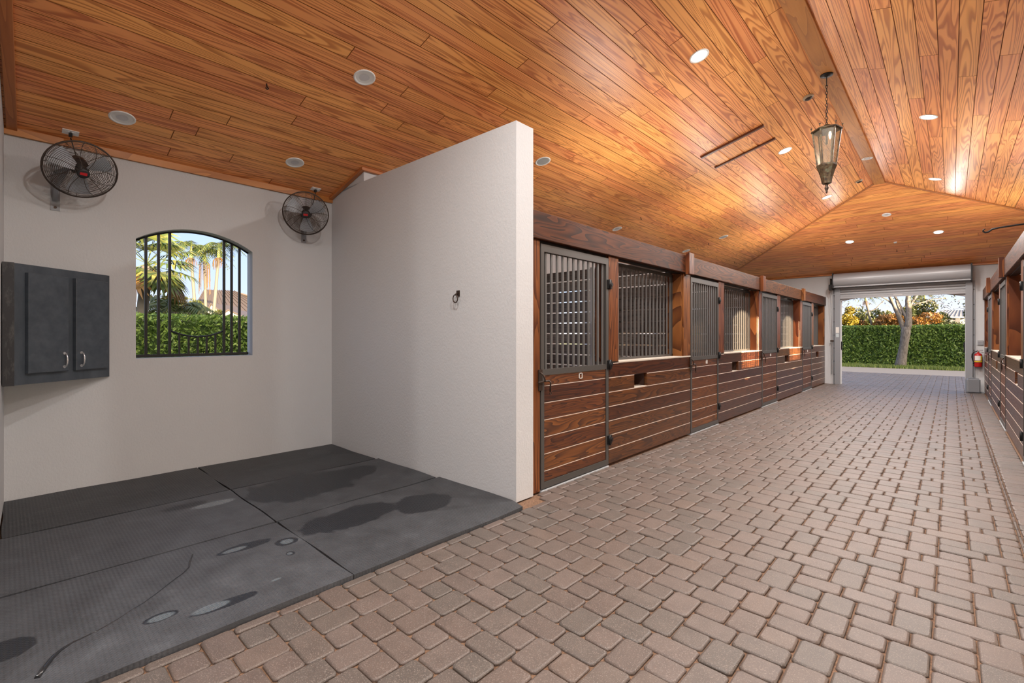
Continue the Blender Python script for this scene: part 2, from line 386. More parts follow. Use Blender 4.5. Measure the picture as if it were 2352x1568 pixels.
def board4(parent, a0, a1, b1, b0):
    """ceiling board seen from below; a0->a1 one long edge, b0->b1 the other"""
    a0, a1, b1, b0 = map(Vector, (a0, a1, b1, b0)); ax = (a1 - a0).normalized(); ay0 = b0 - a0
    az = ax.cross(ay0).normalized(); 
    if az.z < 0: az = -az
    ay = az.cross(ax)
    if ay.dot(ay0) < 0: ay = -ay; az = -az
    o = (a0 + a1 + b0 + b1)/4; Mx = axes(o, ax, ay, az if ax.cross(ay).dot(az) > 0 else -az); inv = Mx.inverted()
    q = [inv @ p for p in (a0, a1, b1, b0)]; sgn = 1 if (Mx.to_3x3() @ Vector((0,0,1))).z > 0 else -1
    cen = sum(q, Vector())/4; mb = MB(); g = .001; bv = .0028
    def inset(d):
        r = []
        for p in q:
            v = p - cen; r.append(Vector((p.x - math.copysign(min(d, abs(v.x)*.5), v.x), p.y - math.copysign(min(d, abs(v.y)*.5), v.y), 0)))
        return r
    o1, o2 = inset(g), inset(g + bv)
    vs = [v + Vector((0,0,sgn*.02)) for v in o1] + [v + Vector((0,0,sgn*bv)) for v in o1] + o2
    mb.add(vs, [(k,(k+1)%4,4+(k+1)%4,4+k) for k in range(4)] + [(4+k,4+(k+1)%4,8+(k+1)%4,8+k) for k in range(4)], 1); mb.add(vs, [(8,9,10,11)])
    mb.build('ceiling_board', [M_CEIL, M_GROOVE], parent, Mx)
rb = random.Random(3)
def rows_side(parent, xs, sign):
    nrow = 33; run = (5.0)/nrow
    for i in range(nrow):
        xa = (RX0 - i*run) if sign < 0 else (RX1 + i*run); xb_ = xa + sign*run
        da, db = i*run, (i+1)*run; za, zb = ZR - SL*da, ZR - SL*db
        y = YN if (sign > 0 or xb_ > XL - .1) else -.3
        enda, endb = YH + da, YH + db; first = True
        while True:
            L = rb.uniform(2.2, 4.6) if not first else rb.uniform(1.0, 4.6); first = False
            y2 = y + L
            if y2 > enda - .7:
                board4(parent, (xa, y, za), (xa, enda, za), (xb_, endb, zb), (xb_, y, zb)); break
            board4(parent, (xa, y, za), (xa, y2, za), (xb_, y2, zb), (xb_, y, zb)); y = y2
rows_side(cl, None, -1); rows_side(cr, None, 1)
nrow = 33; run = (YE - YH)/nrow
for i in range(nrow):
    ya, yb = YH + i*run, YH + (i+1)*run; za, zb = ZR - SL*i*run, ZR - SL*(i+1)*run
    la, lb, ra, rb2 = RX0 - i*run, RX0 - (i+1)*run, RX1 + i*run, RX1 + (i+1)*run
    xs = [la]; x = la + rb.uniform(.8, 3.2)
    while x < ra - .7: xs.append(x); x += rb.uniform(1.4, 3.4)
    for k in range(len(xs)):
        x0a = xs[k]; x0b = lb if k == 0 else x0a
        x1a = xs[k+1] if k+1 < len(xs) else ra; x1b = x1a if k+1 < len(xs) else rb2
        board4(ce, (x0a, ya, za), (x1a, ya, za), (x1b, yb, zb), (x0b, yb, zb))
def beam(name, p0, p1, w, t, mt, parent=None, upv=(0,0,1), b=.004):
    p0, p1 = Vector(p0), Vector(p1); ax = (p1-p0).normalized(); az = Vector(upv); az = (az - ax*az.dot(ax)).normalized(); ay = az.cross(ax)
    return put(bpy.data.objects.new(name, bev_box((p1-p0).length, w, t, mt, b)), parent, axes((p0+p1)/2, ax, ay, az))
def trim(n, *a, label='', **k):
    return tag(beam('trim_%d' % n, *a, **k), label, 'trim', kind='structure')
rbd = trim(1, (-1.10, YN, ZR-.008), (-1.10, YH+.05, ZR-.008), .185, .03, M_TRIM, label='flat pine ridge board the lantern hangs from', upv=(0,0,-1))
sn = Vector((-SL,0,1)).normalized()
for k, (xe, lab) in enumerate(((XB, 'thin pine cove strip along the left hip of the ceiling'), (XO, 'thin pine cove strip along the right hip of the ceiling'))):
    xs = RX0 if k == 0 else RX1
    trim(2+k, (xs, YH, ZR-.006), (xe, YE, ZE-.006), .055, .022, M_TRIM, label=lab, upv=(0,0,-1))
trim(4, (XB+.012, -.02, ZE-.018), (XB+.012, PY0, ZE-.018), .04, .085, M_TRIM, label='pine cove strip where the back wall meets the ceiling')
trim(5, (XB, .045, zc(XB)-.012), (XL, -.045, zc(XL)-.012), .07, .03, M_TRIM, label='pine cove strip along the top of the left side wall', upv=(0,0,-1))
trim(6, (XB, PY0-.028, zc(XB)-.014), (-5.34, PY0-.010, zc(-5.34)-.014), .055, .035, M_TRIM, label='pine cove strip over the short pier', upv=(0,0,-1))
trim(7, (-5.345, PY0-.03, zc(-5.35)-.012), (-5.345, PY0+.26, zc(-5.35)-.012), .045, .035, M_TRIM, label='pine cove strip around the end of the short pier', upv=(0,0,-1))
trim(8, (XB, YE-.03, ZE-.01), (XO, YE-.03, ZE-.01), .06, .04, M_TRIM, label='pine cove strip above the roller door wall', upv=(0,0,-1))

# ------------------------------------------------------------------ floor: sand bed, pavers, stall floor
mb = MB(); mb.box(XB, XO, YN, YE+.3, -.12, -.014); fl = tag(mb.build('floor', M_SAND), 'tumbled pink and grey paver floor of the barn aisle', 'floor', kind='structure')
mb = MB(); mb.box(-9, 8, YE+.3, 23.6, -.12, -.014); ap = tag(mb.build('floor_apron', M_SAND), 'paved apron outside the roller door', 'pavement', kind='structure')
def paver_geo(mb, x0, x1, y0, y1, rr, jit=True):
    g = .0035; h = rr.uniform(-.0025, .0025); tx, ty = rr.uniform(-.012,.012), rr.uniform(-.012,.012); x0 += g; x1 -= g; y0 += g; y1 -= g
    cx_, cy_ = (x0+x1)/2, (y0+y1)/2; c = min(.014, (x1-x0)*.2, (y1-y0)*.2); b = .0068
    def oct_(d, z):
        X0, X1, Y0, Y1 = x0+d, x1-d, y0+d, y1-d
        p = [(X0+c,Y0),(X1-c,Y0),(X1,Y0+c),(X1,Y1-c),(X1-c,Y1),(X0+c,Y1),(X0,Y1-c),(X0,Y0+c)]
        j = (lambda: rr.uniform(-.0022,.0022)) if jit else (lambda: 0)
        return [(a+j(), q+j(), z + (a-cx_)*tx + (q-cy_)*ty) for a, q in p]
    vs = oct_(0, h-.03) + oct_(0, h-.0085) + oct_(b*.45, h-.003) + oct_(b*1.5, h)
    fs = []
    for lv in range(3):
        for k in range(8): fs.append((lv*8+k, lv*8+(k+1)%8, lv*8+8+(k+1)%8, lv*8+8+k))
    b0 = len(mb.v); mb.add(vs, fs, 0, False)
    mb.f.append([b0+24+k for k in range(8)]); mb.mi.append(0); mb.sm.append(False)
    for q in range(len(mb.sm)-17, len(mb.sm)-1): mb.sm[q] = True
PW, PT = .16, .146; PP = 4*PT
cells = []
def region(x0, x1, y0, y1):
    i0, i1 = math.floor((x0+1.19)/.32)-1, math.ceil((x1+1.19)/.32)+1
    for i in range(i0, i1):
        ax = -1.19 + .32*i; bx = ax + PW
        st = 3.276 + (i % 2)*PP/2; st2 = 3.276 + ((i+1) % 2)*PP/2
        for j in range(math.floor((y0-st)/PP)-1, math.ceil((y1-st)/PP)+1):
            ys = st + j*PP
            for r in ((ax, bx, ys-3*PT, ys-1.5*PT), (ax, bx, ys-1.5*PT, ys),
                      (bx-PW/2, bx+PW, ys, ys+PT), (bx, bx+PW, ys+PT, ys+2*PT)):
                cells.append((*r, x0, x1, y0, y1))
            y3 = st2 + j*PP
            for r in ((bx, bx+PW*1.5, y3, y3+PT), (bx, bx+PW, y3+PT, y3+2*PT)):
                cells.append((*r, x0, x1, y0, y1))
region(-2.872, .36, -.8, YE); region(-6.5, 5.5, YE, 23.55)
pv = []
for (a, b_, c_, d_, x0, x1, y0, y1) in cells:
    a, b_, c_, d_ = max(a, x0), min(b_, x1), max(c_, y0), min(d_, y1)
    if a < -2.70 and c_ < 3.33:
        a = -2.70
    if b_-a > .04 and d_-c_ > .04: pv.append((a, b_, c_, d_))
y = -.8
while y < YE - .1:
    pv.append((.385, .612, y, min(y+PT, YE)))
    y += PT
y = -.8
while y < YE-.2: L = random.uniform(.12,.3); pv.append((.36, .385, y, y+L)); y += L
def proj(x, y, z):
    d = -x*SY + y*CYW; l = x*CYW + y*SY
    if d < .3: return None
    return CX + F_PX*l/d, CY + F_PX*(CAM_H-z)/d, d
def size_in_view(r):
    p = proj((r[0]+r[1])/2, (r[2]+r[3])/2, 0)
    if not p or not (-20 < p[0] < 2372) or p[1] > 1590: return 0
    return (r[1]-r[0])*(r[3]-r[2])/p[2]**3
pv.sort(key=size_in_view, reverse=True)
rp = random.Random(11)
for r in pv[:300]:
    mb = MB(); cx_, cy_ = (r[0]+r[1])/2, (r[2]+r[3])/2
    paver_geo(mb, r[0]-cx_, r[1]-cx_, r[2]-cy_, r[3]-cy_, rp)
    mb.build('paver', M_PAVER, fl, T(cx_, cy_, 0))
mi, mo = MB(), MB()
for r in pv[300:]: paver_geo(mi if r[2] < YE - .01 else mo, *r, rp)
tag(mi.build('distant_pavers', M_PAVER, fl), kind='stuff'); tag(mo.build('apron_pavers', M_PAVER, ap), kind='stuff')

# ------------------------------------------------------------------ rubber mats in the wash bay
def mat_material(name, wets, gloss, tone=1.0):
    """wets: dark damp stains (x, y, rx, ry); gloss: standing water, its pale reflection put into the colour, (x, y, rx, ry) in world metres"""
    m = mat(name, rough=.6); n = N(m); c = n.new('ShaderNodeNewGeometry').outputs['Position']
    nz = n.noise(c, 5, 5, .65); fn = n.noise(c, 90, 2, .6); md = n.noise(c, 16, 4, .6)
    col = n.ramp(nz, [(.3, tuple(tone*q for q in (.040,.0425,.047))), (.6, tuple(tone*q for q in (.060,.064,.071))), (.75, tuple(tone*q for q in (.082,.088,.097)))])
    def mask(lst, soft, warp):
        out = None
        sp = n.new('ShaderNodeSeparateXYZ'); n.link(c, sp.inputs[0])
        for (x, y, rx, ry) in lst:
            a = n.math('DIVIDE', n.math('SUBTRACT', sp.outputs[0], x), rx); b = n.math('DIVIDE', n.math('SUBTRACT', sp.outputs[1], y), ry)
            d = n.math('SQRT', n.math('ADD', n.math('MULTIPLY', a, a), n.math('MULTIPLY', b, b)))
            d = n.math('ADD', d, n.math('MULTIPLY', n.math('SUBTRACT', n.noise(c, 3.2, 4, .6), .5), warp))
            s_ = n.new('ShaderNodeMapRange', interpolation_type='SMOOTHSTEP'); n.link(d, s_.inputs[0])
            s_.inputs[1].default_value = 1 + soft; s_.inputs[2].default_value = 1 - soft; s_.inputs[3].default_value = 0; s_.inputs[4].default_value = 1
            out = s_.outputs[0] if out is None else n.math('MAXIMUM', out, s_.outputs[0])
        return out
    rough = n.math('ADD', n.math('MULTIPLY', fn, .2), .42)
    if wets:
        w = mask(wets, .06, 1.3); col = n.mix(n.math('MULTIPLY', w, .95), col, (.010,.012,.016)); rough = n.math('SUBTRACT', rough, n.math('MULTIPLY', w, .10))
    if gloss:
        w = mask(gloss, .18, .7); rough = n.math('MULTIPLY', rough, n.math('SUBTRACT', 1.0, n.math('MULTIPLY', w, .72)))
        col = n.mix(n.math('MULTIPLY', w, .6), col, (.16,.19,.21))  # pale reflection on the water painted into the base colour
    n.link(col, n.b.inputs['Base Color']); n.link(rough, n.b.inputs['Roughness'])
    # raised ribs of the moulded top
    sp = n.new('ShaderNodeSeparateXYZ'); n.link(c, sp.inputs[0])
    rib = n.math('MULTIPLY', n.math('SINE', n.math('MULTIPLY', sp.outputs[1], 300.)), n.math('ADD', n.math('MULTIPLY', n.math('SINE', n.math('MULTIPLY', sp.outputs[0], 330.)), .5), .5))
    n.bump(n.math('ADD', n.math('MULTIPLY', rib, .9), fn), .5, .004)
    return m
def rubber_mat(x0, x1, y0, y1, label, material, seed, clipend=None):
    rr = random.Random(seed); t = .02; nx, ny = 14, 16; mb = MB()
    ph = [rr.uniform(0, 6) for _ in range(4)]
    def z(u, v): return t + .002*math.sin(u*5+ph[0])*math.sin(v*4+ph[1]) + .0015*math.sin(v*11+ph[2])
    def ex(u, v):
        x = x0 + (x1-x0)*u + .004*math.sin(v*9+ph[3])*(1 if u in (0,1) else 0)
        y = y0 + (y1-y0)*v + .005*math.sin(u*8+ph[2])*(1 if v in (0,1) else 0)
        if clipend and v == 1 and u > .86: y -= (u-.86)/.14*clipend
        return x, y
    g = [[(*ex(i/nx, j/ny), z(i/nx, j/ny)) for j in range(ny+1)] for i in range(nx+1)]
    vs = [p for r in g for p in r]; I = lambda i, j: i*(ny+1)+j
    mb.add(vs, [(I(i,j), I(i+1,j), I(i+1,j+1), I(i,j+1)) for i in range(nx) for j in range(ny)], 0, True)
    ring = [(i,0) for i in range(nx)] + [(nx,j) for j in range(ny)] + [(i,ny) for i in range(nx,0,-1)] + [(0,j) for j in range(ny,0,-1)]
    top = [g[i][j] for i, j in ring]; bot = [(p[0], p[1], -.013) for p in top]; n = len(ring)
    mb.add(top+bot, [(k, n+k, n+(k+1)%n, (k+1)%n) for k in range(n)] + [list(range(2*n-1, n-1, -1))])
    return tag(mb.build('rubber_mat', material), label, 'mat', 'rubber mats covering the wash bay floor')
XM = [-6.17, -5.05, -3.92, -2.705]; ym = 1.47
rubber_mat(XM[0], XM[1]-.010, -.012, ym-.004, 'black rubber mat against the back wall, below the slate cabinet', mat_material('rubber_damp_a', [(-5.45, .55, .22, .75)], [], .62), 1)
rubber_mat(XM[0], XM[1]-.010, ym+.004, 3.025, 'black rubber mat in the inner corner under the far wall fan', mat_material('rubber_damp_b', [(-5.62, 2.35, .10, .55), (-5.8, 2.7, .16, .12)], [], .62), 2)
rubber_mat(XM[1]+.010, XM[2]-.010, -.04, ym-.006, 'ribbed grey rubber mat, middle of the left hand row', mat_material('rubber_damp_c', [(-4.86, 1.05, .07, .16)], [(-4.74, 1.25, .06, .16)], 1.15), 3)
rubber_mat(XM[1]+.010, XM[2]-.010, ym+.006, 3.06, 'rubber mat with one large dark wet patch beside the partition', mat_material('rubber_damp_d', [(-4.66, 2.05, .38, .58), (-4.72, 2.55, .20, .28)], [], .95), 4)
rubber_mat(XM[2]+.010, XM[3], -.07, ym-.004, 'nearest rubber mat with small pale puddles and a split', mat_material('rubber_damp_e', [(-3.25, .0, .10, .10), (-3.62, 1.14, .055, .15), (-3.49, 1.38, .065, .07), (-2.93, .84, .045, .16), (-3.04, .56, .045, .08), (-3.28, 1.32, .035, .03)], [(-3.035, .56, .032, .058), (-2.945, .765, .036, .085), (-3.62, 1.08, .028, .07), (-3.49, 1.38, .04, .04), (-3.28, 1.315, .02, .018), (-2.99, 1.12, .012, .028)], 1.15), 5)
rubber_mat(XM[2]+.010, XM[3], ym+.006, 3.10, 'front rubber mat with irregular dark wet stains by the partition end', mat_material('rubber_damp_f', [(-3.58, 1.95, .19, .42), (-3.44, 2.52, .22, .26)], [], .95), 6, .05)
# crack lines of the nearest mat: thin dark split with water in it
def onfloor(px, py, z): 
    d = F_PX*(CAM_H - z)/(py-CY); l = (px-CX)/F_PX*d; return (l*CYW - d*SY, l*SY + d*CYW, z)
mb = MB()
pts = [(443,1272),(436,1290),(434,1302),(420,1316),(390,1338),(360,1362),(330,1384),(300,1402),(270,1422),(230,1445),(195,1462),(165,1476),(140,1492),(120,1510),(100,1535),(85,1556)]
mb.tube([onfloor(*p, .0205) for p in pts], [.003,.005,.004,.003,.003,.003,.003,.003,.003,.003,.003,.004,.007,.010,.012,.010], 6)
nm = bpy.data.objects['rubber_mat.004']
tag(mb.build('split', mat('wet_split', (.02,.021,.024), .12), nm), 'thin wet split in the rubber')

# ------------------------------------------------------------------ arched window grilles
def window_grille(x, yc, label, number):
    """wrought bars of an arched window in the plane X = x, centred on yc"""
    g = thing('window_%d' % number, (x, yc, 0), label, 'window grille', kind='structure')
    w = WW/2 - .01; z0, zs, zc_ = WZ; r = ((WW/2)**2 + (zc_-zs)**2)/(2*(zc_-zs)); zz = lambda u: zc_ - r + math.sqrt(r*r - u*u)
    def P(u, z): return (x, yc+u, z)
    mb = MB(); mb.box(x-.012, x+.012, yc-w, yc+w, z0+.006, z0+.036); mb.build('bottom_rail', M_BLACK, g)
    mb = MB(); mb.tube([P(u, zz(u)-.012) for u in [(-1+2*i/16)*w for i in range(17)]], .010, 6); mb.build('top_rail', M_BLACK, g)
    for u in (-.455, -.345, -.245, .285, .365, .45):
        mb = MB(); mb.box(x-.011, x+.011, yc+u-.0125, yc+u+.0125, z0+.03, zz(u)-.008); mb.build('bar', M_BLACK, g)
    arc = lambda u: z0 + .225 + .07*((u-.02)/.265)**2
    mb = MB(); mb.tube([P(-.245 + .53*i/14, arc(-.245 + .53*i/14)) for i in range(15)], .010, 6); mb.build('curved_rail', M_BLACK, g)
    for k in range(5):
        u = -.245 + .53*(k+1)/6
        mb = MB(); mb.box(x-.009, x+.009, yc+u-.009, yc+u+.009, z0+.03, arc(u)); mb.build('short_bar', M_BLACK, g)
    return g
window_grille(XB-.12, wins_left[0], 'black barred grille in the arched wash bay window', 1)
for i, c in enumerate(wins_right): window_grille(XO+.08, c, 'black barred grille of a right hand stall window', 2+i)

# ------------------------------------------------------------------ corner cabinet
cz0, cz1 = 1.085, 2.092
P1, P2 = Vector((-5.63, .053, 0)), Vector((-6.165, .714, 0))
cab = thing('corner_cabinet', (-6.1, .05, cz0), 'slate grey wall cabinet set diagonally across the corner left of the window', 'cabinet')
mb = MB(); poly = [(-6.175, .003), (P1.x, -.016), (P1.x, P1.y), (P2.x, P2.y), (-6.175, P2.y)]
nP = len(poly); vs = [(x, y, z) for z in (cz0, cz1) for x, y in poly]
mb.add(vs, [list(range(nP))[::-1], list(range(nP, 2*nP))] + [(i, (i+1) % nP, nP+(i+1) % nP, nP+i) for i in range(nP) if i != 1])
mb.build('body', M_CAB, cab)
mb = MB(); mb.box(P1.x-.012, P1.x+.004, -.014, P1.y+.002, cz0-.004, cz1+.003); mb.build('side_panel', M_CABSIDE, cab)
def t_of(px):
    k = (px-CX)/F_PX; e_ = (P2-P1).normalized(); g_ = lambda p: p.x*CYW + p.y*SY - k*(-p.x*SY + p.y*CYW)
    return -g_(P1)/g_(e_)
fd = (P2-P1); FL = fd.length; fd.normalize(); fn_ = Vector((fd.y, -fd.x, 0))
if fn_.x < 0: fn_ = -fn_
for k, (a, b) in enumerate(((t_of(57), t_of(150)), (t_of(167), t_of(241)))):
    c = P1 + fd*((a+b)/2) + fn_*.019; c.z = (cz0+cz1)/2 + .01
    d = plank('door', c, (0,0,1), fd, cz1-cz0-.16, b-a, .036, M_CAB, cab, .005) if (Vector((0,0,1)).cross(fd)).dot(fn_) > 0 else plank('door', c, (0,0,-1), fd, cz1-cz0-.16, b-a, .036, M_CAB, cab, .005)
    hp = P1 + fd*(b-.045 if k == 0 else a+.045) + fn_*.037; zb = cz0 + .13
    mb = MB()
    mb.tube([hp + Vector((0,0,zb)), hp + fn_*.022 + Vector((0,0,zb+.004)), hp + fn_*.032 + Vector((0,0,zb+.03)), hp + fn_*.034 + Vector((0,0,zb+.06)), hp + fn_*.032 + Vector((0,0,zb+.09)), hp + fn_*.022 + Vector((0,0,zb+.116)), hp + Vector((0,0,zb+.12))], [.006,.0055,.006,.0075,.006,.0055,.006], 8)
    for z in (zb, zb+.12): mb.tube([hp + Vector((0,0,z)), hp + fn_*.006 + Vector((0,0,z))], .013, 10)
    tag(mb.build('handle', mat('satin_nickel', (.62,.62,.63), .3, .8), d), 'satin nickel bow handle')

# ------------------------------------------------------------------ wall fans
def fan(wall_y, wall_z, centre, normal, label, R=.26, full=True):
    c = Vector(centre); n_ = Vector(normal).normalized()
    ax = Vector((0,0,1)).cross(n_).normalized(); ay = n_.cross(ax)
    Mx = axes(c, ax, ay, n_); base = Vector((XB, wall_y, wall_z))
    f = thing('wall_fan', base, label, 'fan', 'wall fans of the barn')
    mb = MB(); seg = 40
    def ring(r, z, rad): mb.tube([Mx @ Vector((r*math.cos(2*math.pi*k/seg), r*math.sin(2*math.pi*k/seg), z)) for k in range(seg)], rad, 5, closed=True)
    prof = lambda r: .085*math.sqrt(max(0, 1-(r/R)**2.2))
    for i in range(19):
        r = .045 + (R-.05)*i/18; ring(r, prof(r), .0017)
    for k in range(8):
        a = 2*math.pi*k/8 + .2
        mb.tube([Mx @ Vector((r*math.cos(a + .35*(r/R)**2), r*math.sin(a + .35*(r/R)**2), prof(r)-.002)) for r in [.035 + (R-.035)*q/8 for q in range(9)]], .0026, 5)
    mb.build('front_guard', M_WIRE, f)
    mb = MB(); ring(R, 0, .0075)
    for i in range(15):
        r = .08 + (R-.085)*i/14; ring(r, -.10*math.sqrt(max(0, 1-(r/R)**3)), .0017)
    for k in range(8):
        a = 2*math.pi*k/8
        mb.tube([Mx @ Vector((r*math.cos(a), r*math.sin(a), -.10*math.sqrt(max(0, 1-(r/R)**3))-.002)) for r in [.06 + (R-.06)*q/6 for q in range(7)]], .0026, 5)
    mb.build('rear_guard', M_WIRE, f)
    for k in range(3):
        a0 = 2*math.pi*k/3 + .55; mb = MB(); gr = []
        for i in range(5):
            r = .05 + (R-.085)*i/4; wd = .5 - .12*i/4
            gr.append([Mx @ Vector((r*math.cos(a0+s_*wd), r*math.sin(a0+s_*wd), .030*s_*(1.2 - .5*i/4))) for s_ in (-1,-.33,.33,1)])
        vs = [p for q in gr for p in q]
        fs = [(i*4+j, i*4+j+1, i*4+j+5, i*4+j+4) for i in range(4) for j in range(3)]
        mb.add(vs, fs, 0, True); mb.add([p - n_*.003 for p in vs], [q[::-1] for q in fs], 0, True)
        mb.build('blade', M_BLADE, f)
    mb = MB(); mb.lathe([(.001,-.20),(.06,-.195),(.072,-.17),(.072,-.06),(.05,-.045),(.03,.02),(.001,.02)], 18, 0, Mx); mb.build('motor', M_MOTOR, f)
    mb = MB(); mb.lathe([(.044,.082),(.044,.089),(.03,.093),(.001,.094)], 18, 0, Mx); cap = mb.build('hub_cap', M_MOTOR, f)
    mb = MB(); mb.obox(Mx @ Vector((0,0,.0955)), ax, ay, n_, .05, .024, .003); tag(mb.build('badge', M_RED, cap), 'small red badge')
    # bracket: wall plate and arm to the motor
    back = Mx @ Vector((0,0,-.14)); mb = MB()
    mb.box(XB, XB+.008, wall_y-.032, wall_y+.032, wall_z-.03, wall_z+.42)
    mb.build('wall_plate', M_GALVD, f)
    mb = MB(); s0 = Vector((XB+.02, wall_y, wall_z+.06)); mb.tube([s0, Vector((XB+.07, wall_y, wall_z+.17)), back*.55 + Vector((XB+.09, wall_y, wall_z+.30))*.45, back], .020, 6)
    mb.tube([Vector((XB+.01, wall_y, wall_z+.33)), back], .016, 6); mb.build('arm', M_GALVD, f)
    mb = MB(); mb.tube([Vector((XB+.004, wall_y, wall_z)), Vector((XB+.014, wall_y, wall_z))], .012, 8); mb.build('bolt', M_RUST, f)
    return f, back
f1, b1_ = fan(.325, 2.70, (-5.80, .475, 3.00), (.90, .12, -.60), 'large wire cage wall fan above the slate cabinet')
f2, b2_ = fan(2.655, 2.73, (-5.86, 2.545, 3.005), (5.9, -2.75, -2.7), 'wire cage wall fan in the corner by the partition')
f3, b3_ = fan(6.1, 2.70, (-5.78, 5.95, 2.98), (.7, -.6, -.35), 'wire cage wall fan inside the first left stall')
# outlets in the ceiling with plugs and cords
cn = Vector((SL, 0, -1)).normalized()     # into the room from the left slope
def on_left(x, y, off=0): return Vector((x, y, zc(x))) + cn*off
slx = Vector((1, 0, SL)).normalized()
def outlet(x, y, label, back, group='ceiling outlets for the wash bay fans'):
    o = thing('power_outlet', on_left(x, y), label, 'outlet', group)
    mb = MB(); mb.obox(on_left(x, y, .003), (0,1,0), slx, cn, .115, .075, .008); pl = mb.build('cover_plate', M_WHITE, o)
    mb = MB()
    for s_ in (-.022, .022): mb.obox(on_left(x, y+s_, .008), (0,1,0), slx, cn, .03, .035, .004)
    mb.build('socket_face', M_WHITE, pl)
    mb = MB(); p = on_left(x, y, .01); mb.obox(on_left(x-.012, y, .022), (0,1,0), slx, cn, .026, .03, .03)
    mb.build('plug', M_CORD, o)
    q = on_left(x-.015, y, .05); mid = (q + back)/2 + Vector((-.1, .05, -.12))
    pts = [q]
    for k in range(1, 11):
        t_ = k/10; pts.append(q*(1-t_)**2 + mid*2*t_*(1-t_) + back*t_*t_)
    mb = MB(); mb.tube(pts, .005, 6); mb.build('cord', M_CORD, o)
outlet(-6.02, .42, 'white ceiling outlet with black plug above the cabinet side fan', b1_)
outlet(-6.03, 2.745, 'white ceiling outlet with black plug above the corner fan', b2_)
# tie ring on the partition
tr_ = thing('tie_ring', (-3.60, 3.10, 1.9), 'rusty iron tie ring bolted to the white partition', 'ring')
py_ = PY0 + (PY1-PY0)*(-3.62-XB)/(-2.853-XB)
mb = MB(); mb.obox((-3.62, py_-.004, 1.915), (1,0,0), (0,0,1), (0,1,0), .045, .06, .008); mb.tube([(-3.62, py_-.004, 1.915), (-3.62, py_-.03, 1.91), (-3.62, py_-.04, 1.895)], .008, 6); mb.build('eye_plate', M_RUST, tr_)
mb = MB(); mb.tube([(-3.62 + .036*math.cos(a), py_-.04, 1.862 + .040*math.sin(a)) for a in [2*math.pi*k/20 for k in range(20)]], .0055, 6, closed=True); mb.build('ring', M_RUST, tr_)

# ------------------------------------------------------------------ stall fronts
bays = [(3.36, 3.498, 4.711, 4.943, 6.787), (6.787, 7.045, 8.201, 8.480, 10.475), (10.475, 10.70, 11.864, 12.14, 14.08), (14.08, 14.32, 15.433, 15.70, 17.33)]
BP = .165; ZP = 1.19; ZD = 2.375; ZB0, ZB1 = 2.41, 2.67
ordn = ['first', 'second', 'third', 'fourth']
def bolt_latch(d, X, o, y, z):
    """sliding bolt with drop handle on plate, X face, o = +1 towards +x"""
    mb = MB(); x = X + o*.004
    mb.obox((x, y-.035, z), (0,1,0), (0,0,1), (1,0,0), .055, .20, .008); pl = mb.build('latch_plate', M_RUST, d)
    mb = MB(); mb.tube([(x+o*.01, y-.05, z+.075), (x+o*.03, y-.03, z+.05), (x+o*.038, y-.012, z+.01), (x+o*.03, y, z-.015)], .007, 6)
    mb.tube([(x+o*.018, y-.09, z-.02), (x+o*.018, y+.075, z-.012)], .0095, 7)
    mb.tube([(x+o*.018, y+.07, z-.012), (x+o*.03, y+.085, z-.03), (x+o*.03, y+.078, z-.12)], .0085, 7)
    mb.tube([(x+o*.03, y+.085 + .014*math.cos(a), z-.135 + .014*math.sin(a)) for a in [2*math.pi*k/10 for k in range(10)]], .004, 5, closed=True)
    mb.build('latch_bolt', M_RUST, pl)
def hinge(d, X, o, y, z):
    mb = MB(); mb.obox((X+o*.006, y+.03, z), (0,1,0), (0,0,1), (1,0,0), .05, .10, .008)
    mb.tube([(X+o*.014, y, z-.055), (X+o*.014, y, z+.055)], .013, 8)
    mb.tube([(X+o*.006, y+.05, z), (X+o*.018, y+.05, z)], .022, 10)
    mb.obox((X+o*.006, y-.02, z), (0,1,0), (0,0,1), (1,0,0), .03, .10, .008); mb.build('hinge', M_BLACK, d)
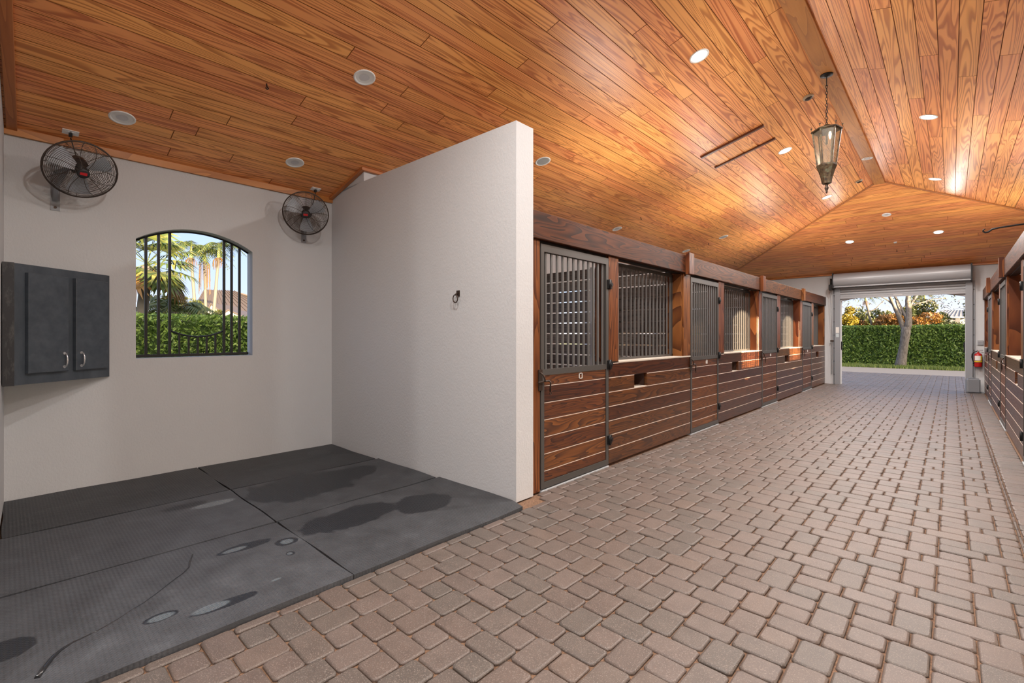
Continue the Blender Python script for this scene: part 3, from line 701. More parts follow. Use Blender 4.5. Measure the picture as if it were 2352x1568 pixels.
def stall(i, side, hole=True):
    yp, yd0, yd1, yw0, yw1 = bays[i]; X = XL if side < 0 else XR; o = 1 if side < 0 else -1
    nm = 'left' if side < 0 else 'right'
    face = (o, 0, 0); Yv, Zv = (0, 1, 0), (0, 0, 1)
    def brd(name, y0, y1, z0, z1, parent, m=M_PANEL, x=X, th=.04, b=.004, top=None):
        L, h_ = y1-y0, z1-z0
        ax = Vector(Yv) if o > 0 else -Vector(Yv)      # ax x Z = face
        return plank(name, (x - o*th/2, (y0+y1)/2, (z0+z1)/2), ax, Zv, L, h_, th, m, parent, b, top)
    def vert(name, y0, y1, z0, z1, parent, m=M_POST, x=X, th=.14, b=.006):
        ay = -Vector(Yv)*o
        return plank(name, (x - o*th/2, (y0+y1)/2, (z0+z1)/2), Zv, Vector(ay)*-1 if Vector(Zv).cross(Vector(ay)*-1).dot(Vector(face)) > 0 else ay, z1-z0, y1-y0, th, m, parent, b)
    place = {-1: ['beside the white partition', 'after the first', 'in the middle of the row', 'nearest the roller door'], 1: ['', 'at the right edge', 'in the middle of its row', 'by the fire extinguisher']}[side][i]
    s_ = thing('horse_stall', (X, (yp+yw1)/2, 0), '%s %s stall front with boards and barred window, %s' % (ordn[i if side < 0 else i-1], nm, place), 'stall', '%s hand stall fronts' % nm)
    # posts
    vert('post', yp, yd0-.008, 0 if (i == 0 or (side > 0 and i == 1)) else ZP, ZB0, s_, th=.20)
    ybe = bays[i+1][1]-.010 if i < 3 else yw1        # boards run on under the next post
    vert('post', yd1+.008, yw0, ZP, ZB0, s_, th=.18)
    # fixed panel boards
    z = 0.02; k = 0; zs = [.02 + BP*q for q in range(7)] + [ZP-.012]
    zs = [0.02, .185, .35, .515, .68, .845, 1.01, ZP-.016]
    fh0 = yw0 + .19*(yw1-yw0) + .03; fh1 = fh0 + .33
    for q in range(7):
        a, b = zs[q], zs[q+1]
        if q == 5 and hole:
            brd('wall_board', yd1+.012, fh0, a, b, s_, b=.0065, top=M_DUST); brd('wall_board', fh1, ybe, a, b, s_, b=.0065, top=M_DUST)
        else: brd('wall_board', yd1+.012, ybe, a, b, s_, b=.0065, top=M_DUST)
    if hole:
        mb = MB(); x0 = X - o*.045; x1 = X - o*.26
        xa, xb_ = min(x0, x1), max(x0, x1)
        mb.box(xa, xb_, fh0-.02, fh1+.02, zs[5]-.02, zs[5]); mb.box(xa, xb_, fh1, fh1+.02, zs[5], zs[6]); mb.box(xa, xb_, fh0-.02, fh0, zs[5], zs[6]); mb.box(x1-.01, x1+.01, fh0-.02, fh1+.02, zs[5], zs[6])
        fb = mb.build('waterer_recess', mat('recess_brown', (.05,.02,.012), .7), s_)
        mb = MB(); mb.box(min(X-.002*o, x1), max(X-.002*o, x1), fh0, fh1, zs[5]+.0, zs[5]+.004); mb.build('recess_sill', M_SILL, fb)
        mb = MB(); yy = fh0+.08; xx = X - o*.12; zz = zs[5]
        mb.tube([(xx, yy, zz+.16), (xx, yy, zz+.06)], .006, 6); mb.ball((xx, yy, zz+.065), .02); mb.tube([(xx, yy, zz+.06), (xx, yy+.12, zz+.055)], .012, 8)
        mb.tube([(xx, yy, zz+.06), (xx, yy-.03, zz+.03), (xx, yy-.02, zz+.005)], .011, 8); mb.build('waterer_valve', M_CHROME, fb)
    # sill, window jamb, grille
    mb = MB(); xa, xb_ = sorted((X - o*.20, X + o*.004)); mb.box(xa, xb_, yw0, ybe, ZP-.016, ZP-.0005); mb.build('sill', M_SILL, s_)
    if i == 3: vert('post', yw1-.10, yw1+.0, ZP, ZB0, s_, th=.20)
    vert('window_jamb', yw1-.03 if i != 3 else yw1-.13, yw1-.001 if i != 3 else yw1-.10, ZP, ZB0, s_, x=X-o*.02, th=.24)
    xg = X - o*.166; we = yw1 - .035 if i != 3 else yw1-.135
    mb = MB(); hw = .014
    for (ya, yb, za, zb) in ((yw0-.02, we, ZP+.004, ZP+.03), (yw0-.02, we, ZD-.02, ZD+.02), (yw0-.02, yw0+.01, ZP, ZD), (we-.02, we, ZP, ZD)):
        mb.box(xg-hw, xg+hw, ya, yb, za, zb)
    gr = mb.build('window_grille', M_BRONZE, s_)
    nb = 17; key = ('gbar', side)
    if key not in MC: b0 = MB(); b0.box(-.009, .009, -.009, .009, ZP+.03, ZD-.02); MC[key] = b0.mesh('bar', M_BAR)
    for q in range(nb):
        put(bpy.data.objects.new('bar', MC[key]), gr, T(xg, yw0 + (we-yw0)*(q+.5)/nb, 0))
    # header beam and corbel block
    brd('header_beam', yp-.0, yw1, ZB0, ZB1, s_, M_BEAM, x=X+o*.03, th=.16, b=.006)
    if i > 0:
        ya, yb = yp+.003, yp+.185
        vert('corbel_block', ya, yb, ZB0-.02, ZB1+.035, s_, x=X+o*.085, th=.055)
    mb = MB(); xa, xb_ = sorted((X - o*.10, X - o*.03)); mb.box(xa, xb_, yd0, yd1, ZD+.004, ZB0); mb.box(xa, xb_, yw0, yw1-.03, ZD+.022, ZB0); mb.build('track', M_BLACK, s_)
    # uplight hidden on top of the header beam, added to brighten the ceiling boards
    if i < 3:
        bt = thing('added_uplight', (X, (yw0+yw1)/2, ZB1), 'added slim uplight on the %s %s header beam, facing the ceiling' % (ordn[i if side < 0 else i-1], nm), 'light', 'added uplights on the header beams')
        xc = X - o*.09; y0b, y1b = yw0+.3, yw1-.3
        mb = MB(); mb.box(xc-.03, xc+.03, y0b, y1b, ZB1, ZB1+.03); mb.build('housing', M_BLACK, bt)
        mb = MB(); mb.box(xc-.022, xc+.022, y0b+.01, y1b-.01, ZB1+.03, ZB1+.034); mb.build('diffuser', M_LAMP, bt)
        ld = bpy.data.lights.new('batten', 'AREA'); ld.shape = 'RECTANGLE'; ld.size = .04; ld.size_y = y1b-y0b; ld.energy = ADDED_UPLIGHT_W; ld.color = (1, .93, .85)
        put(bpy.data.objects.new('added_uplight_glow', ld), bt, T(xc, (y0b+y1b)/2, ZB1+.04) @ Matrix.Rotation(math.pi, 4, 'X'))
    # door
    d = thing('stall_door', (X, (yd0+yd1)/2, 0), '%s %s stall door with steel bars above, %s' % (ordn[i if side < 0 else i-1], nm, place), 'door', '%s hand stall doors' % nm)
    xd0, xd1 = sorted((X - o*.045, X + o*.004)); mb = MB(); sw = .048
    for (ya, yb, za, zb) in ((yd0, yd0+sw, .02, ZD), (yd1-sw, yd1, .02, ZD), (yd0+sw, yd1-sw, .02, .078), (yd0+sw, yd1-sw, 1.112, 1.168), (yd0+sw, yd1-sw, ZD-.072, ZD)):
        mb.box(xd0, xd1, ya, yb, za, zb)
    mb.build('door_frame', M_BRONZE, d)
    zs2 = [.078, .185, .35, .515, .68, .845, 1.01, 1.112]
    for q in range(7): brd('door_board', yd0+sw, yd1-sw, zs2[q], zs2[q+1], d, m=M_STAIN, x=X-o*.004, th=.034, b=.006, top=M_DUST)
    key = ('dbar', side)
    if key not in MC: b0 = MB(); b0.box(-.009, .009, -.011, .011, 1.168, ZD-.072); MC[key] = b0.mesh('bar', M_BAR)
    nb = 12
    for q in range(nb): put(bpy.data.objects.new('bar', MC[key]), d, T(X - o*.02, yd0+sw + (yd1-yd0-2*sw)*(q+.5)/nb, 0))
    for z in (.30, 1.16, 2.08): hinge(d, X+o*.004, o, yd1+.005, z)
    bolt_latch(d, X+o*.004, o, yd0+.02, 1.07)
    # number plate: a small pale frame
    mb = MB(); yc = (yd0+yd1)/2 + .06; x0, x1 = sorted((X - o*.004, X + o*.002)); q_ = .030; tt = .007
    for (ya, yb, za, zb) in ((-q_, q_, q_-tt, q_), (-q_, q_, -q_, -q_+tt), (-q_, -q_+tt, -q_, q_), (q_-tt, q_, -q_, q_)): mb.box(x0, x1, yc+ya, yc+yb, 1.068+za, 1.068+zb)
    if i > 0: mb.box(x0, x1, yc-.007, yc+.007, 1.053, 1.083)
    tag(mb.build('number_plate', M_LABEL, d), 'small pale square number plate')
    # threshold
    mb = MB(); xa, xb_ = sorted((X - o*.12, X + o*.012)); mb.box(xa, xb_, yd0, yd1, -.013, .006); mb.build('threshold', M_CONC, s_)
for i in range(4): stall(i, -1)
for i in range(1, 4): stall(i, 1)
# dividers between left stalls and behind the last, with open joints
def divider(yc, x0, x1, label):
    d = thing('stall_divider', ((x0+x1)/2, yc, 0), label, 'divider', 'stall dividers')
    for k in range(14):
        z0 = .04 + k*.187
        plank('divider_plank', ((x0+x1)/2, yc, z0+.084), (1,0,0), (0,0,1), x1-x0, .166, .045, M_DIV, d)
    for xx in (x0+.05, (x0+x1)/2 + .12, x1-.06):
        for s_ in (-.032, .032):
            mb = MB(); mb.box(xx-.045, xx+.045, yc+s_-.008, yc+s_+.008, 0, 2.66); mb.build('channel_post', M_GALVD if abs(xx-(x0+x1)/2) < .2 else M_BLACK, d)
for k, yb in enumerate((6.90, 10.58, 14.20)):
    divider(yb, XB+.01, XL-.21, 'dark plank divider between the %s and %s left hand stalls' % (ordn[k], ordn[k+1]))
for k, yb in enumerate((10.58, 14.20)):
    divider(yb, XR+.21, XO-.01, 'dark plank divider between right hand stalls, %s from the roller door' % ['second', 'first'][k])

# ------------------------------------------------------------------ ceiling fixtures
def frame_on(x, y):
    """matrix with local -z into the room, on the ceiling at plan x, y"""
    if y > YH + max(0, RX0 - x, x - RX1):           # hip end
        z = ZR - SL*(y - YH); nrm = Vector((0, -SL, -1)).normalized()
    elif x < RX0: z = zc(x); nrm = Vector((SL, 0, -1)).normalized()
    elif x > RX1: z = zc(x); nrm = Vector((-SL, 0, -1)).normalized()
    else: z = ZR - .022; nrm = Vector((0, 0, -1))
    az = -nrm; ax = Vector((0,1,0)) if abs(az.x) > .01 else Vector((1,0,0)); ay = az.cross(ax).normalized(); ax = ay.cross(az)
    return axes((x, y, z), ax, ay, az)
def downlight(x, y, label, lit, r=.088, kind='lamp', lamp=True, group=None):
    Mx = frame_on(x, y); d = thing('recessed_light' if kind == 'lamp' else 'ceiling_speaker', Mx.translation, label, 'light' if kind == 'lamp' else 'speaker', group or ('lit recessed lights' if lit else 'unlit recessed fixtures'))
    mb = MB(); mb.lathe([(r+.012, .001), (r+.012, -.005), (r+.002, -.008), (r-.006, -.004), (r-.010, -.001)], 24, 0, Mx); mb.build('trim_ring', M_WHITE, d)
    mb = MB()
    if kind == 'lamp':
        if lit: mb.lathe([(r-.008, -.0025), (r*.5, -.0035), (.001, -.004)], 24, 0, Mx); mb.build('lens', M_LAMP, d)
        else:
            mb.lathe([(r-.008, -.002), (r*.55, -.0005), (r*.48, -.0005)], 24, 0, Mx); mb.build('reflector', M_WHITE, d)
            mb = MB(); mb.lathe([(r*.5, -.002), (.001, -.003)], 20, 0, Mx); mb.build('lens', M_LENS, d)
    else:
        mb.lathe([(r-.008, -.003), (.001, -.005)], 24, 0, Mx); mb.build('grille', M_GREYD, d)
    if lit and lamp:
        ld = bpy.data.lights.new('downlight', 'AREA'); ld.shape = 'DISK'; ld.size = .14; ld.energy = LAMP_W; ld.color = (1.0, .955, .91)
        lo = bpy.data.objects.new('lamp_glow', ld); put(lo, d, Mx @ T(0, 0, -.02))
lit_names = [((-1.96, 5.02), 'brightly lit recessed light nearest the camera, left of the lantern'), ((-1.96, 8.54), 'lit recessed light beside the attic hatch'), ((-1.96, 12.02), 'lit recessed light seen just below the lantern'),
             ((-.23, 8.54), 'nearer lit recessed light on the right ceiling slope'), ((-.23, 12.02), 'farther lit recessed light on the right ceiling slope'),
             ((-1.96, 15.1), 'lit recessed light on the end slope, left one'), ((-.23, 15.1), 'lit recessed light on the end slope, right one'),
             ((-.23, 5.02), 'lit recessed light above the right of the frame'), ((-1.96, 1.5), 'lit recessed light above the camera, left'), ((-.23, 1.5), 'lit recessed light above the camera, right'),
             ((-1.96, -2.0), 'lit recessed light behind the camera, left'), ((-.23, -2.0), 'lit recessed light behind the camera, right')]
for (p, lab) in lit_names: downlight(*p, lab, True)
downlight(-5.60, .74, 'unlit white recessed light above the cabinet side fan', False)
downlight(-4.03, 2.30, 'unlit white recessed light highest over the wash bay', False)
downlight(-5.59, 2.30, 'unlit white recessed light near the corner fan', False)
downlight(-4.12, 5.05, 'round grey ceiling speaker beside the partition top', False, .095, 'speaker', group='ceiling speakers')
downlight(-4.09, 11.99, 'small grey ceiling speaker above the second stall', False, .095, 'speaker', group='ceiling speakers')
downlight(-4.99, 8.50, 'unlit recessed light above the first stall window', False)
downlight(-5.0, 11.94, 'unlit recessed light above the second stall door', False)
downlight(-1.10, 10.45, 'unlit white recessed light in the ridge board', False, .07)
downlight(-1.10, 13.85, 'unlit white recessed light in the middle of the end slope', False, .075)
# smoke detectors
def detector(x, y, label):
    Mx = frame_on(x, y); d = thing('smoke_detector', Mx.translation, label, 'detector', 'smoke detectors')
    mb = MB(); mb.lathe([(.062, 0), (.064, -.012), (.055, -.024), (.046, -.028)], 22, 0, Mx); mb.build('base', mat('aged_ivory', (.45,.36,.25), .5), d)
    mb = MB(); mb.lathe([(.046, -.027), (.040, -.036), (.018, -.045), (.001, -.046)], 18, 0, Mx); mb.build('sensor_head', M_RUST, d)
detector(-1.374, 7.153, 'round smoke detector left of the lantern chain'); detector(-1.371, 11.75, 'round smoke detector near the far end of the ridge')
# small black screw eyes under the boards
def eye(x, y, label):
    Mx = frame_on(x, y); d = thing('screw_eye', Mx.translation, label, 'hook', 'small black ceiling hooks')
    mb = MB(); mb.tube([Mx @ Vector(p) for p in ((0,0,0), (0,0,-.03), (.012,0,-.045), (0,0,-.06), (-.012,0,-.045))], .006, 6); mb.build('hook', M_BLACK, d)
eye(-4.45, 8.47, 'small black hook in the ceiling above the first stall window'); eye(-4.46, 12.0, 'small black hook in the ceiling beyond the grey speaker')
eye(-4.55, 1.62, 'small dark hook in the ceiling over the wash bay'); eye(-1.05, 15.9, 'small black hook in the end slope above the roller door'); eye(-4.8, 15.0, 'small black hook low on the end slope above the stalls')
# white sensor on the end slope
Mx = frame_on(-1.05, 15.42); sn_ = thing('ceiling_sensor', Mx.translation, 'tiny square white sensor on the end slope', 'sensor'); mb = MB(); mb.obox(Mx.translation - Vector((0,0,.008)), Mx.col[0].xyz, Mx.col[1].xyz, Mx.col[2].xyz, .06, .06, .02); mb.build('case', M_WHITE, sn_)
# attic hatch
ah = thing('attic_hatch', on_left(-2.38, 7.58), 'attic hatch panel framed by two dark mouldings in the ceiling', 'hatch')
for yy in (7.285, 7.875): beam('moulding', on_left(-2.82, yy, .012), on_left(-1.94, yy, .012), .05, .034, mat('dark_moulding', (.10,.025,.008), .4), ah, upv=cn)
for xx in (-2.80, -1.95): beam('end_strip', on_left(xx, 7.285, .003), on_left(xx, 7.875, .003), .016, .008, M_TRIM, ah, upv=cn)
for k in range(4):
    xa = -2.78 + k*.205; beam('hatch_board', on_left(xa+.10, 7.305, .003), on_left(xa+.10, 7.855, .003), .198, .012, M_CEIL, ah, upv=cn)

# ------------------------------------------------------------------ lantern
LX, LY = -1.105, 6.76
lt = thing('hanging_lantern', (LX, LY, 3.21), 'aged copper hexagonal lantern hanging on a chain from the ridge', 'lantern')
mb = MB(); mb.lathe([(.001, ZR-.020), (.068, ZR-.022), (.066, ZR-.034), (.03, ZR-.042), (.006, ZR-.05), (.005, ZR-.16)], 20, 0, T(LX, LY, 0)); mb.build('canopy', M_BLACK, lt)
lm = MB(); lm.tube([(.011*math.cos(a), 0, .0215*math.sin(a)) for a in [2*math.pi*k/14 for k in range(14)]], .0032, 5, closed=True); link_me = lm.mesh('chain_link', M_BLACK)
zt, zb_ = ZR-.165, 4.045; nl = int((zt-zb_)/.036)
for k in range(nl+1): put(bpy.data.objects.new('chain_link', link_me), lt, T(LX, LY, zt - k*(zt-zb_)/nl) @ Matrix.Rotation(math.pi/2*(k % 2)+.3, 4, 'Z'))
mb = MB(); mb.tube([(LX+.012*math.sin(t*9), LY+.02*math.sin(t*5), zb_ + .22 - .2*t) for t in [k/16 for k in range(17)]], .0025, 5); mb.build('cord', M_CORD, lt)
rot = .25
def hexp(r, z, k): a = math.pi/3*k + rot; return Vector((LX + r*math.cos(a), LY + r*math.sin(a), z))
R0, R1, z0_, z1_ = .145, .094, 3.965, 3.545       # top and bottom of the glass
mb = MB(); prof = [(.012, 4.045), (.03, 4.03), (.075, 4.005), (.125, 3.985), (.162, 3.975), (.165, 3.960), (.145, 3.955)]
for i in range(len(prof)-1):
    for k in range(6): mb.add([hexp(*prof[i], k), hexp(*prof[i], k+1), hexp(*prof[i+1], k+1), hexp(*prof[i+1], k)], [(0,1,2,3)])
mb.build('roof', M_BRASS, lt)
for k in range(6):
    mb = MB(); mb.tube([hexp(R0, z0_, k), hexp(R1, z1_, k)], .011, 4, smooth=False); mb.build('corner_bar', M_BRASS, lt)
    mb = MB(); p = hexp(.158, 3.985, k); mb.tube([p, p + Vector((0,0,.02))], .004, 6); mb.ball(p + Vector((0,0,.028)), .010); mb.build('corner_finial', M_BRASS, lt)
    mb = MB(); a, b, c, d = hexp(R0-.006, z0_-.012, k), hexp(R0-.006, z0_-.012, k+1), hexp(R1-.004, z1_+.012, k+1), hexp(R1-.004, z1_+.012, k)
    mb.add([a, b, c, d], [(0,1,2,3)]); mb.build('glass_pane', M_GLASS, lt)
    for (r_, z_) in ((R0-.002, z0_-.008), (R1, z1_+.006)):
        mb = MB(); mb.tube([hexp(r_, z_, k), hexp(r_, z_, k+1)], .008, 4, smooth=False); mb.build('pane_rail', M_BRASS, lt)
mb = MB(); prof = [(.108, 3.550), (.106, 3.535), (.085, 3.48), (.062, 3.40), (.052, 3.345), (.050, 3.325), (.020, 3.318), (.012, 3.31)]
for i in range(len(prof)-1):
    for k in range(6): mb.add([hexp(*prof[i], k), hexp(*prof[i], k+1), hexp(*prof[i+1], k+1), hexp(*prof[i+1], k)], [(0,1,2,3)])
mb.build('lower_body', M_BRASS, lt)
mb = MB(); mb.lathe([(.010, 3.32), (.018, 3.305), (.012, 3.295), (.022, 3.278), (.020, 3.262), (.009, 3.235), (.012, 3.225), (.006, 3.21), (.001, 3.208)], 12, 0, T(LX, LY, 0)); mb.build('finial', M_RUST, lt)
mb = MB(); mb.tube([(LX, LY, 3.96), (LX, LY, 3.80)], .012, 8); st_ = mb.build('lamp_holder', M_BLACK, lt)
mb = MB(); mb.lathe([(.001, 3.80), (.012, 3.79), (.016, 3.76), (.010, 3.72), (.001, 3.70)], 10, 0, T(LX+.03, LY+.03, .16)); mb.build('bulb', M_BULB, lt)

# iron hook arm at upper right
hk = thing('iron_hook', (XR-.03, 6.5, 2.52), 'black wrought iron hook arm reaching in at upper right', 'hook')
mb = MB(); za = 2.525; mb.tube([(XR+.02, 6.5, za+.02), (.45, 6.5, za+.012), (.33, 6.5, za+.004), (.285, 6.5, za-.004), (.262, 6.5, za-.024), (.240, 6.5, za-.030), (.224, 6.5, za-.018), (.226, 6.5, za), (.240, 6.5, za+.006)], [.009,.008,.008,.009,.009,.008,.007,.006,.005], 7); mb.build('arm', M_BLACK, hk)
mb = MB(); mb.box(XR+.0, XR+.02, 6.47, 6.53, za-.08, za+.10); mb.build('mounting_plate', M_BLACK, hk)
mb = MB(); mb.box(XR+.02, XR+.14, 6.43, 6.57, 0, 2.67); tag(mb.build('timber_post', M_POST), 'stained post carrying the iron hook arm', 'post')
# the header beam goes on past the right edge
beam('header_beam', (XR-.03+.08, 6.57, 2.54), (XR-.03+.08, 6.787, 2.54), .16, .26, M_POST, bpy.data.objects['horse_stall.004'])

# ------------------------------------------------------------------ roller door at the far end
rd = thing('roller_door', (-1.1, YE-.1, 0), 'grey steel roller door rolled up over the far opening', 'roller door')
bx0, bx1 = -2.60, .36; bc = (YE-.25, 3.14); br = .205
mb = MB(); seg = 28; ring0 = []
def hood(t): return (bc[0] - br*math.cos(t), bc[1] + br*math.sin(t))
angs = [-1.15 + (math.pi*.5 + 1.15)*k/14 for k in range(15)]
pr = [hood(a) for a in angs] + [(YE-.005, bc[1]+br)]
for i in range(len(pr)-1):
    (y0, z0), (y1, z1) = pr[i], pr[i+1]; mb.add([(bx0, y0, z0), (bx1, y0, z0), (bx1, y1, z1), (bx0, y1, z1)], [(0,1,2,3)], 0, True)
hd = mb.build('hood', M_GALV, rd)
mb = MB(); mb.tube([(bx0+.03, bc[0]+.02, bc[1]-.02), (bx1-.03, bc[0]+.02, bc[1]-.02)], br-.03, 24); mb.build('rolled_curtain', M_GALV, rd)
mb = MB(); y0, z0 = pr[0]; mb.box(bx0, bx1, y0-.004, y0+.02, z0-.03, z0+.005); mb.build('hood_lip', M_GALV, hd)
for xx in (bx0-.03, bx1):
    mb = MB(); mb.box(xx, xx+.03, YE-.46, YE-.002, 2.90, 3.345); mb.build('end_bracket', M_BLACK, rd)
mb = MB(); mb.box(bx0-.13, bx0-.03, YE-.34, YE-.14, 2.86, 3.02); mb.tube([(bx0-.08, YE-.24, 3.02), (bx0-.08, YE-.24, 3.2)], .03, 8); mb.build('chain_hoist', M_BLACK, rd)
# slats: interlocking strips of the lowered part
sl_me = MB(); Lx = (OX1 - OX0) + .10
sl_me.add([(sx*Lx/2, yy, zz) for sx in (-1, 1) for yy, zz in ((0, .036), (-.010, .018), (-.010, -.018), (0, -.036))], [(0,1,5,4), (1,2,6,5), (2,3,7,6)], 0, False); sl_m = sl_me.mesh('slat', M_GALV)
for k in range(5): put(bpy.data.objects.new('slat', sl_m), rd, T((OX0+OX1)/2, YE-.05, 2.98 - k*.0745))
mb = MB(); mb.box(OX0-.04, OX1+.04, YE-.075, YE-.035, 2.595, 2.655); bb = mb.build('bottom_bar', M_GALV, rd)
mb = MB(); mb.box(-1.22, -1.02, YE-.079, YE-.074, 2.64, 2.655); mb.build('lift_handle', M_LABEL, bb)
for k, (x0, x1) in enumerate(((OX0-.14, OX0-.005), (OX1+.005, OX1+.14))):
    mb = MB(); mb.box(x0, x1, YE-.095, YE, 0, 2.93); g = mb.build('guide_rail', M_GALVD, rd)
    mb = MB(); xa = x0-.05 if k == 0 else x1; mb.box(xa, xa+.05, YE-.02, YE, 0, 2.93); mb.build('wall_angle', M_GALVD, g)
    for q in range(7):
        mb = MB(); mb.tube([(xa+.025, YE-.03, .3+q*.4), (xa+.025, YE-.018, .3+q*.4)], .012, 8); mb.build('bolt', M_BLACK, g)
    if k == 0:
        mb = MB(); mb.box(x0+.03, x1-.02, YE-.099, YE-.094, 1.56, 1.74); tag(mb.build('warning_sticker', M_LABEL, g), 'pale paper warning sticker')
        mb = MB(); mb.box(x0+.035, x1-.025, YE-.099, YE-.094, 1.43, 1.54); tag(mb.build('sticker', mat('pale_blue_label', (.50,.56,.58), .6), g), 'pale blue sticker')
    mb = MB(); xs = OX0 if k == 0 else OX1-.03; mb.box(xs, xs+.03, YE+.06, YE+.14, 1.05, 1.30); mb.build('stop_block', M_BLACK, g)
for xx in (bx0-.10, bx0-.06):
    mb = MB(); mb.tube([(xx, YE-.24, 2.88), (xx, YE-.10, 1.5), (xx, YE-.06, .3)], .007, 6); mb.build('pull_chain', M_GALVD, rd)
mb = MB(); mb.obox((bx0-.08, YE-.10, 1.32), (1,0,0), (0,1,0), (0,0,1), .09, .03, .05); mb.build('chain_keeper', M_RUST, rd)

# fire extinguisher
fx, fz = .505, .67; fy = YE-.11
fe = thing('fire_extinguisher', (fx, fy, fz), 'red fire extinguisher hung on the end wall by the roller door', 'extinguisher')
mb = MB(); mb.lathe([(.001, fz), (.070, fz), (.076, fz+.012), (.076, fz+.29), (.070, fz+.325), (.045, fz+.352), (.022, fz+.36), (.020, fz+.385)], 22, 0, T(fx, fy, 0)); cyl = mb.build('cylinder', M_FRED, fe)
def band(name, z0, z1, m, a0=0, a1=2*math.pi):
    b = MB(); n_ = 18; v = [(fx + .0775*math.cos(a0+(a1-a0)*k/n_), fy + .0775*math.sin(a0+(a1-a0)*k/n_), z) for z in (z0, z1) for k in range(n_+1)]
    b.add(v, [(k, k+1, n_+2+k, n_+1+k) for k in range(n_)], 0, True); return b.build(name, m, cyl)
band('label', fz+.17, fz+.29, M_LABEL, -2.6, -1.0); band('yellow_strip', fz+.17, fz+.29, M_YEL, -1.0, -.4); band('yellow_band', fz+.125, fz+.16, M_YEL); band('black_band', fz+.16, fz+.168, M_BLACK); band('black_band', fz+.115, fz+.125, M_BLACK)
mb = MB(); mb.lathe([(.018, fz+.38), (.024, fz+.385), (.024, fz+.41), (.012, fz+.42), (.001, fz+.42)], 12, 0, T(fx, fy, 0)); mb.build('valve', M_CHROME, fe)
mb = MB(); mb.tube([(fx-.03, fy, fz+.425), (fx+.02, fy, fz+.43), (fx+.09, fy, fz+.435)], .008, 6); mb.tube([(fx+.01, fy, fz+.40), (fx+.10, fy, fz+.375)], .007, 6); mb.build('handle', M_CHROME, fe)
mb = MB(); mb.tube([(fx-.02, fy, fz+.405), (fx-.07, fy, fz+.39), (fx-.115, fy, fz+.33), (fx-.12, fy, fz+.25), (fx-.10, fy, fz+.16), (fx-.085, fy, fz+.11)], .012, 7); mb.tube([(fx-.085, fy, fz+.14), (fx-.083, fy, fz+.07)], .018, 8); mb.build('hose', M_BLACK, fe)
mb = MB(); mb.box(fx-.03, fx+.03, fy+.06, YE, fz+.1, fz+.3); mb.build('wall_bracket', M_GALVD, fe)
# electrical box above it
eb = thing('electrical_box', (.58, YE, 1.25), 'small grey electrical box on the end wall over the extinguisher', 'box'); mb = MB(); mb.box(.495, .60, YE-.03, YE, 1.24, 1.36); mb.build('case', M_GALVD, eb); mb = MB(); mb.box(.50, .595, YE-.036, YE-.03, 1.325, 1.355); mb.build('cover', M_GALV, eb)
# grey plastic case on the floor
kc = thing('plastic_case', (.42, 17.05, 0), 'grey rounded plastic case standing on the floor at the right jamb', 'case')
bm = bmesh.new(); bmesh.ops.create_cube(bm, size=1, matrix=T(.40, 17.06, .19) @ Matrix.Rotation(.25, 4, 'Z') @ Matrix.Diagonal((.27, .15, .38, 1))); bmesh.ops.bevel(bm, geom=bm.edges[:], offset=.03, segments=3, affect='EDGES'); me = bpy.data.meshes.new('shell'); bm.to_mesh(me); bm.free(); me.materials.append(M_PLAST); put(bpy.data.objects.new('shell', me), kc)
mb = MB(); mb.tube([(.33, 17.04, .375), (.34, 17.04, .40), (.42, 17.07, .40), (.43, 17.07, .375)], .010, 7); mb.build('handle', M_PLAST, kc)
mb = MB(); mb.box(.43, .615, YE-.22, YE-.16, 0, .035); tag(mb.build('floor_strip', M_GALVD), 'short grey metal strip on the floor beside the plastic case', 'strip')

# ------------------------------------------------------------------ outside
mb = MB(); mb.box(-90, 60, -40, 110, -.30, -.121); tag(mb.build('ground', mat('lawn_ground', (.16,.17,.07), .9)), 'lawn and earth around the barn', 'ground', kind='structure')
mb = MB(); mb.box(-40, 40, 23.6, 27.6, -.20, -.03); tag(mb.build('road', M_ROAD), 'grey asphalt lane outside the roller door', 'road', kind='structure')
mb = MB(); mb.box(-40, 40, 27.6, 31.6, -.20, -.03); tag(mb.build('verge', M_EARTH), 'earth verge along the hedge', 'verge', kind='structure')
rl = random.Random(5)
def leaves(mb, pts, size, rr, droop=None):
    for p in pts:
        a, b = rr.uniform(0, 2*math.pi), rr.uniform(-1.2, 1.2); s_ = size*rr.uniform(.6, 1.25)
        u = Vector((math.cos(a)*math.cos(b), math.sin(a)*math.cos(b), math.sin(b))); w = u.orthogonal().normalized()
        w = Quaternion(u, rr.uniform(0, 6.3)) @ w; p = Vector(p)
        mb.add([p - u*s_, p + w*s_*.42, p + u*s_, p - w*s_*.42], [(0,1,2,3)])
mb = MB(); gp = []
for _ in range(9000):
    x, y = rl.uniform(-9, 5), 27.7 + rl.random()*1.9; h_ = rl.uniform(.05, .13); a = rl.uniform(0, 6.3); dx, dy = .02*math.cos(a), .02*math.sin(a)
    mb.add([(x-dx, y-dy, -.03), (x+dx, y+dy, -.03), (x+rl.uniform(-.04,.04), y+rl.uniform(-.04,.04), h_)], [(0,1,2)])
tag(mb.build('grass', M_GRASS), 'strip of short green grass in front of the far hedge', 'grass', kind='stuff')
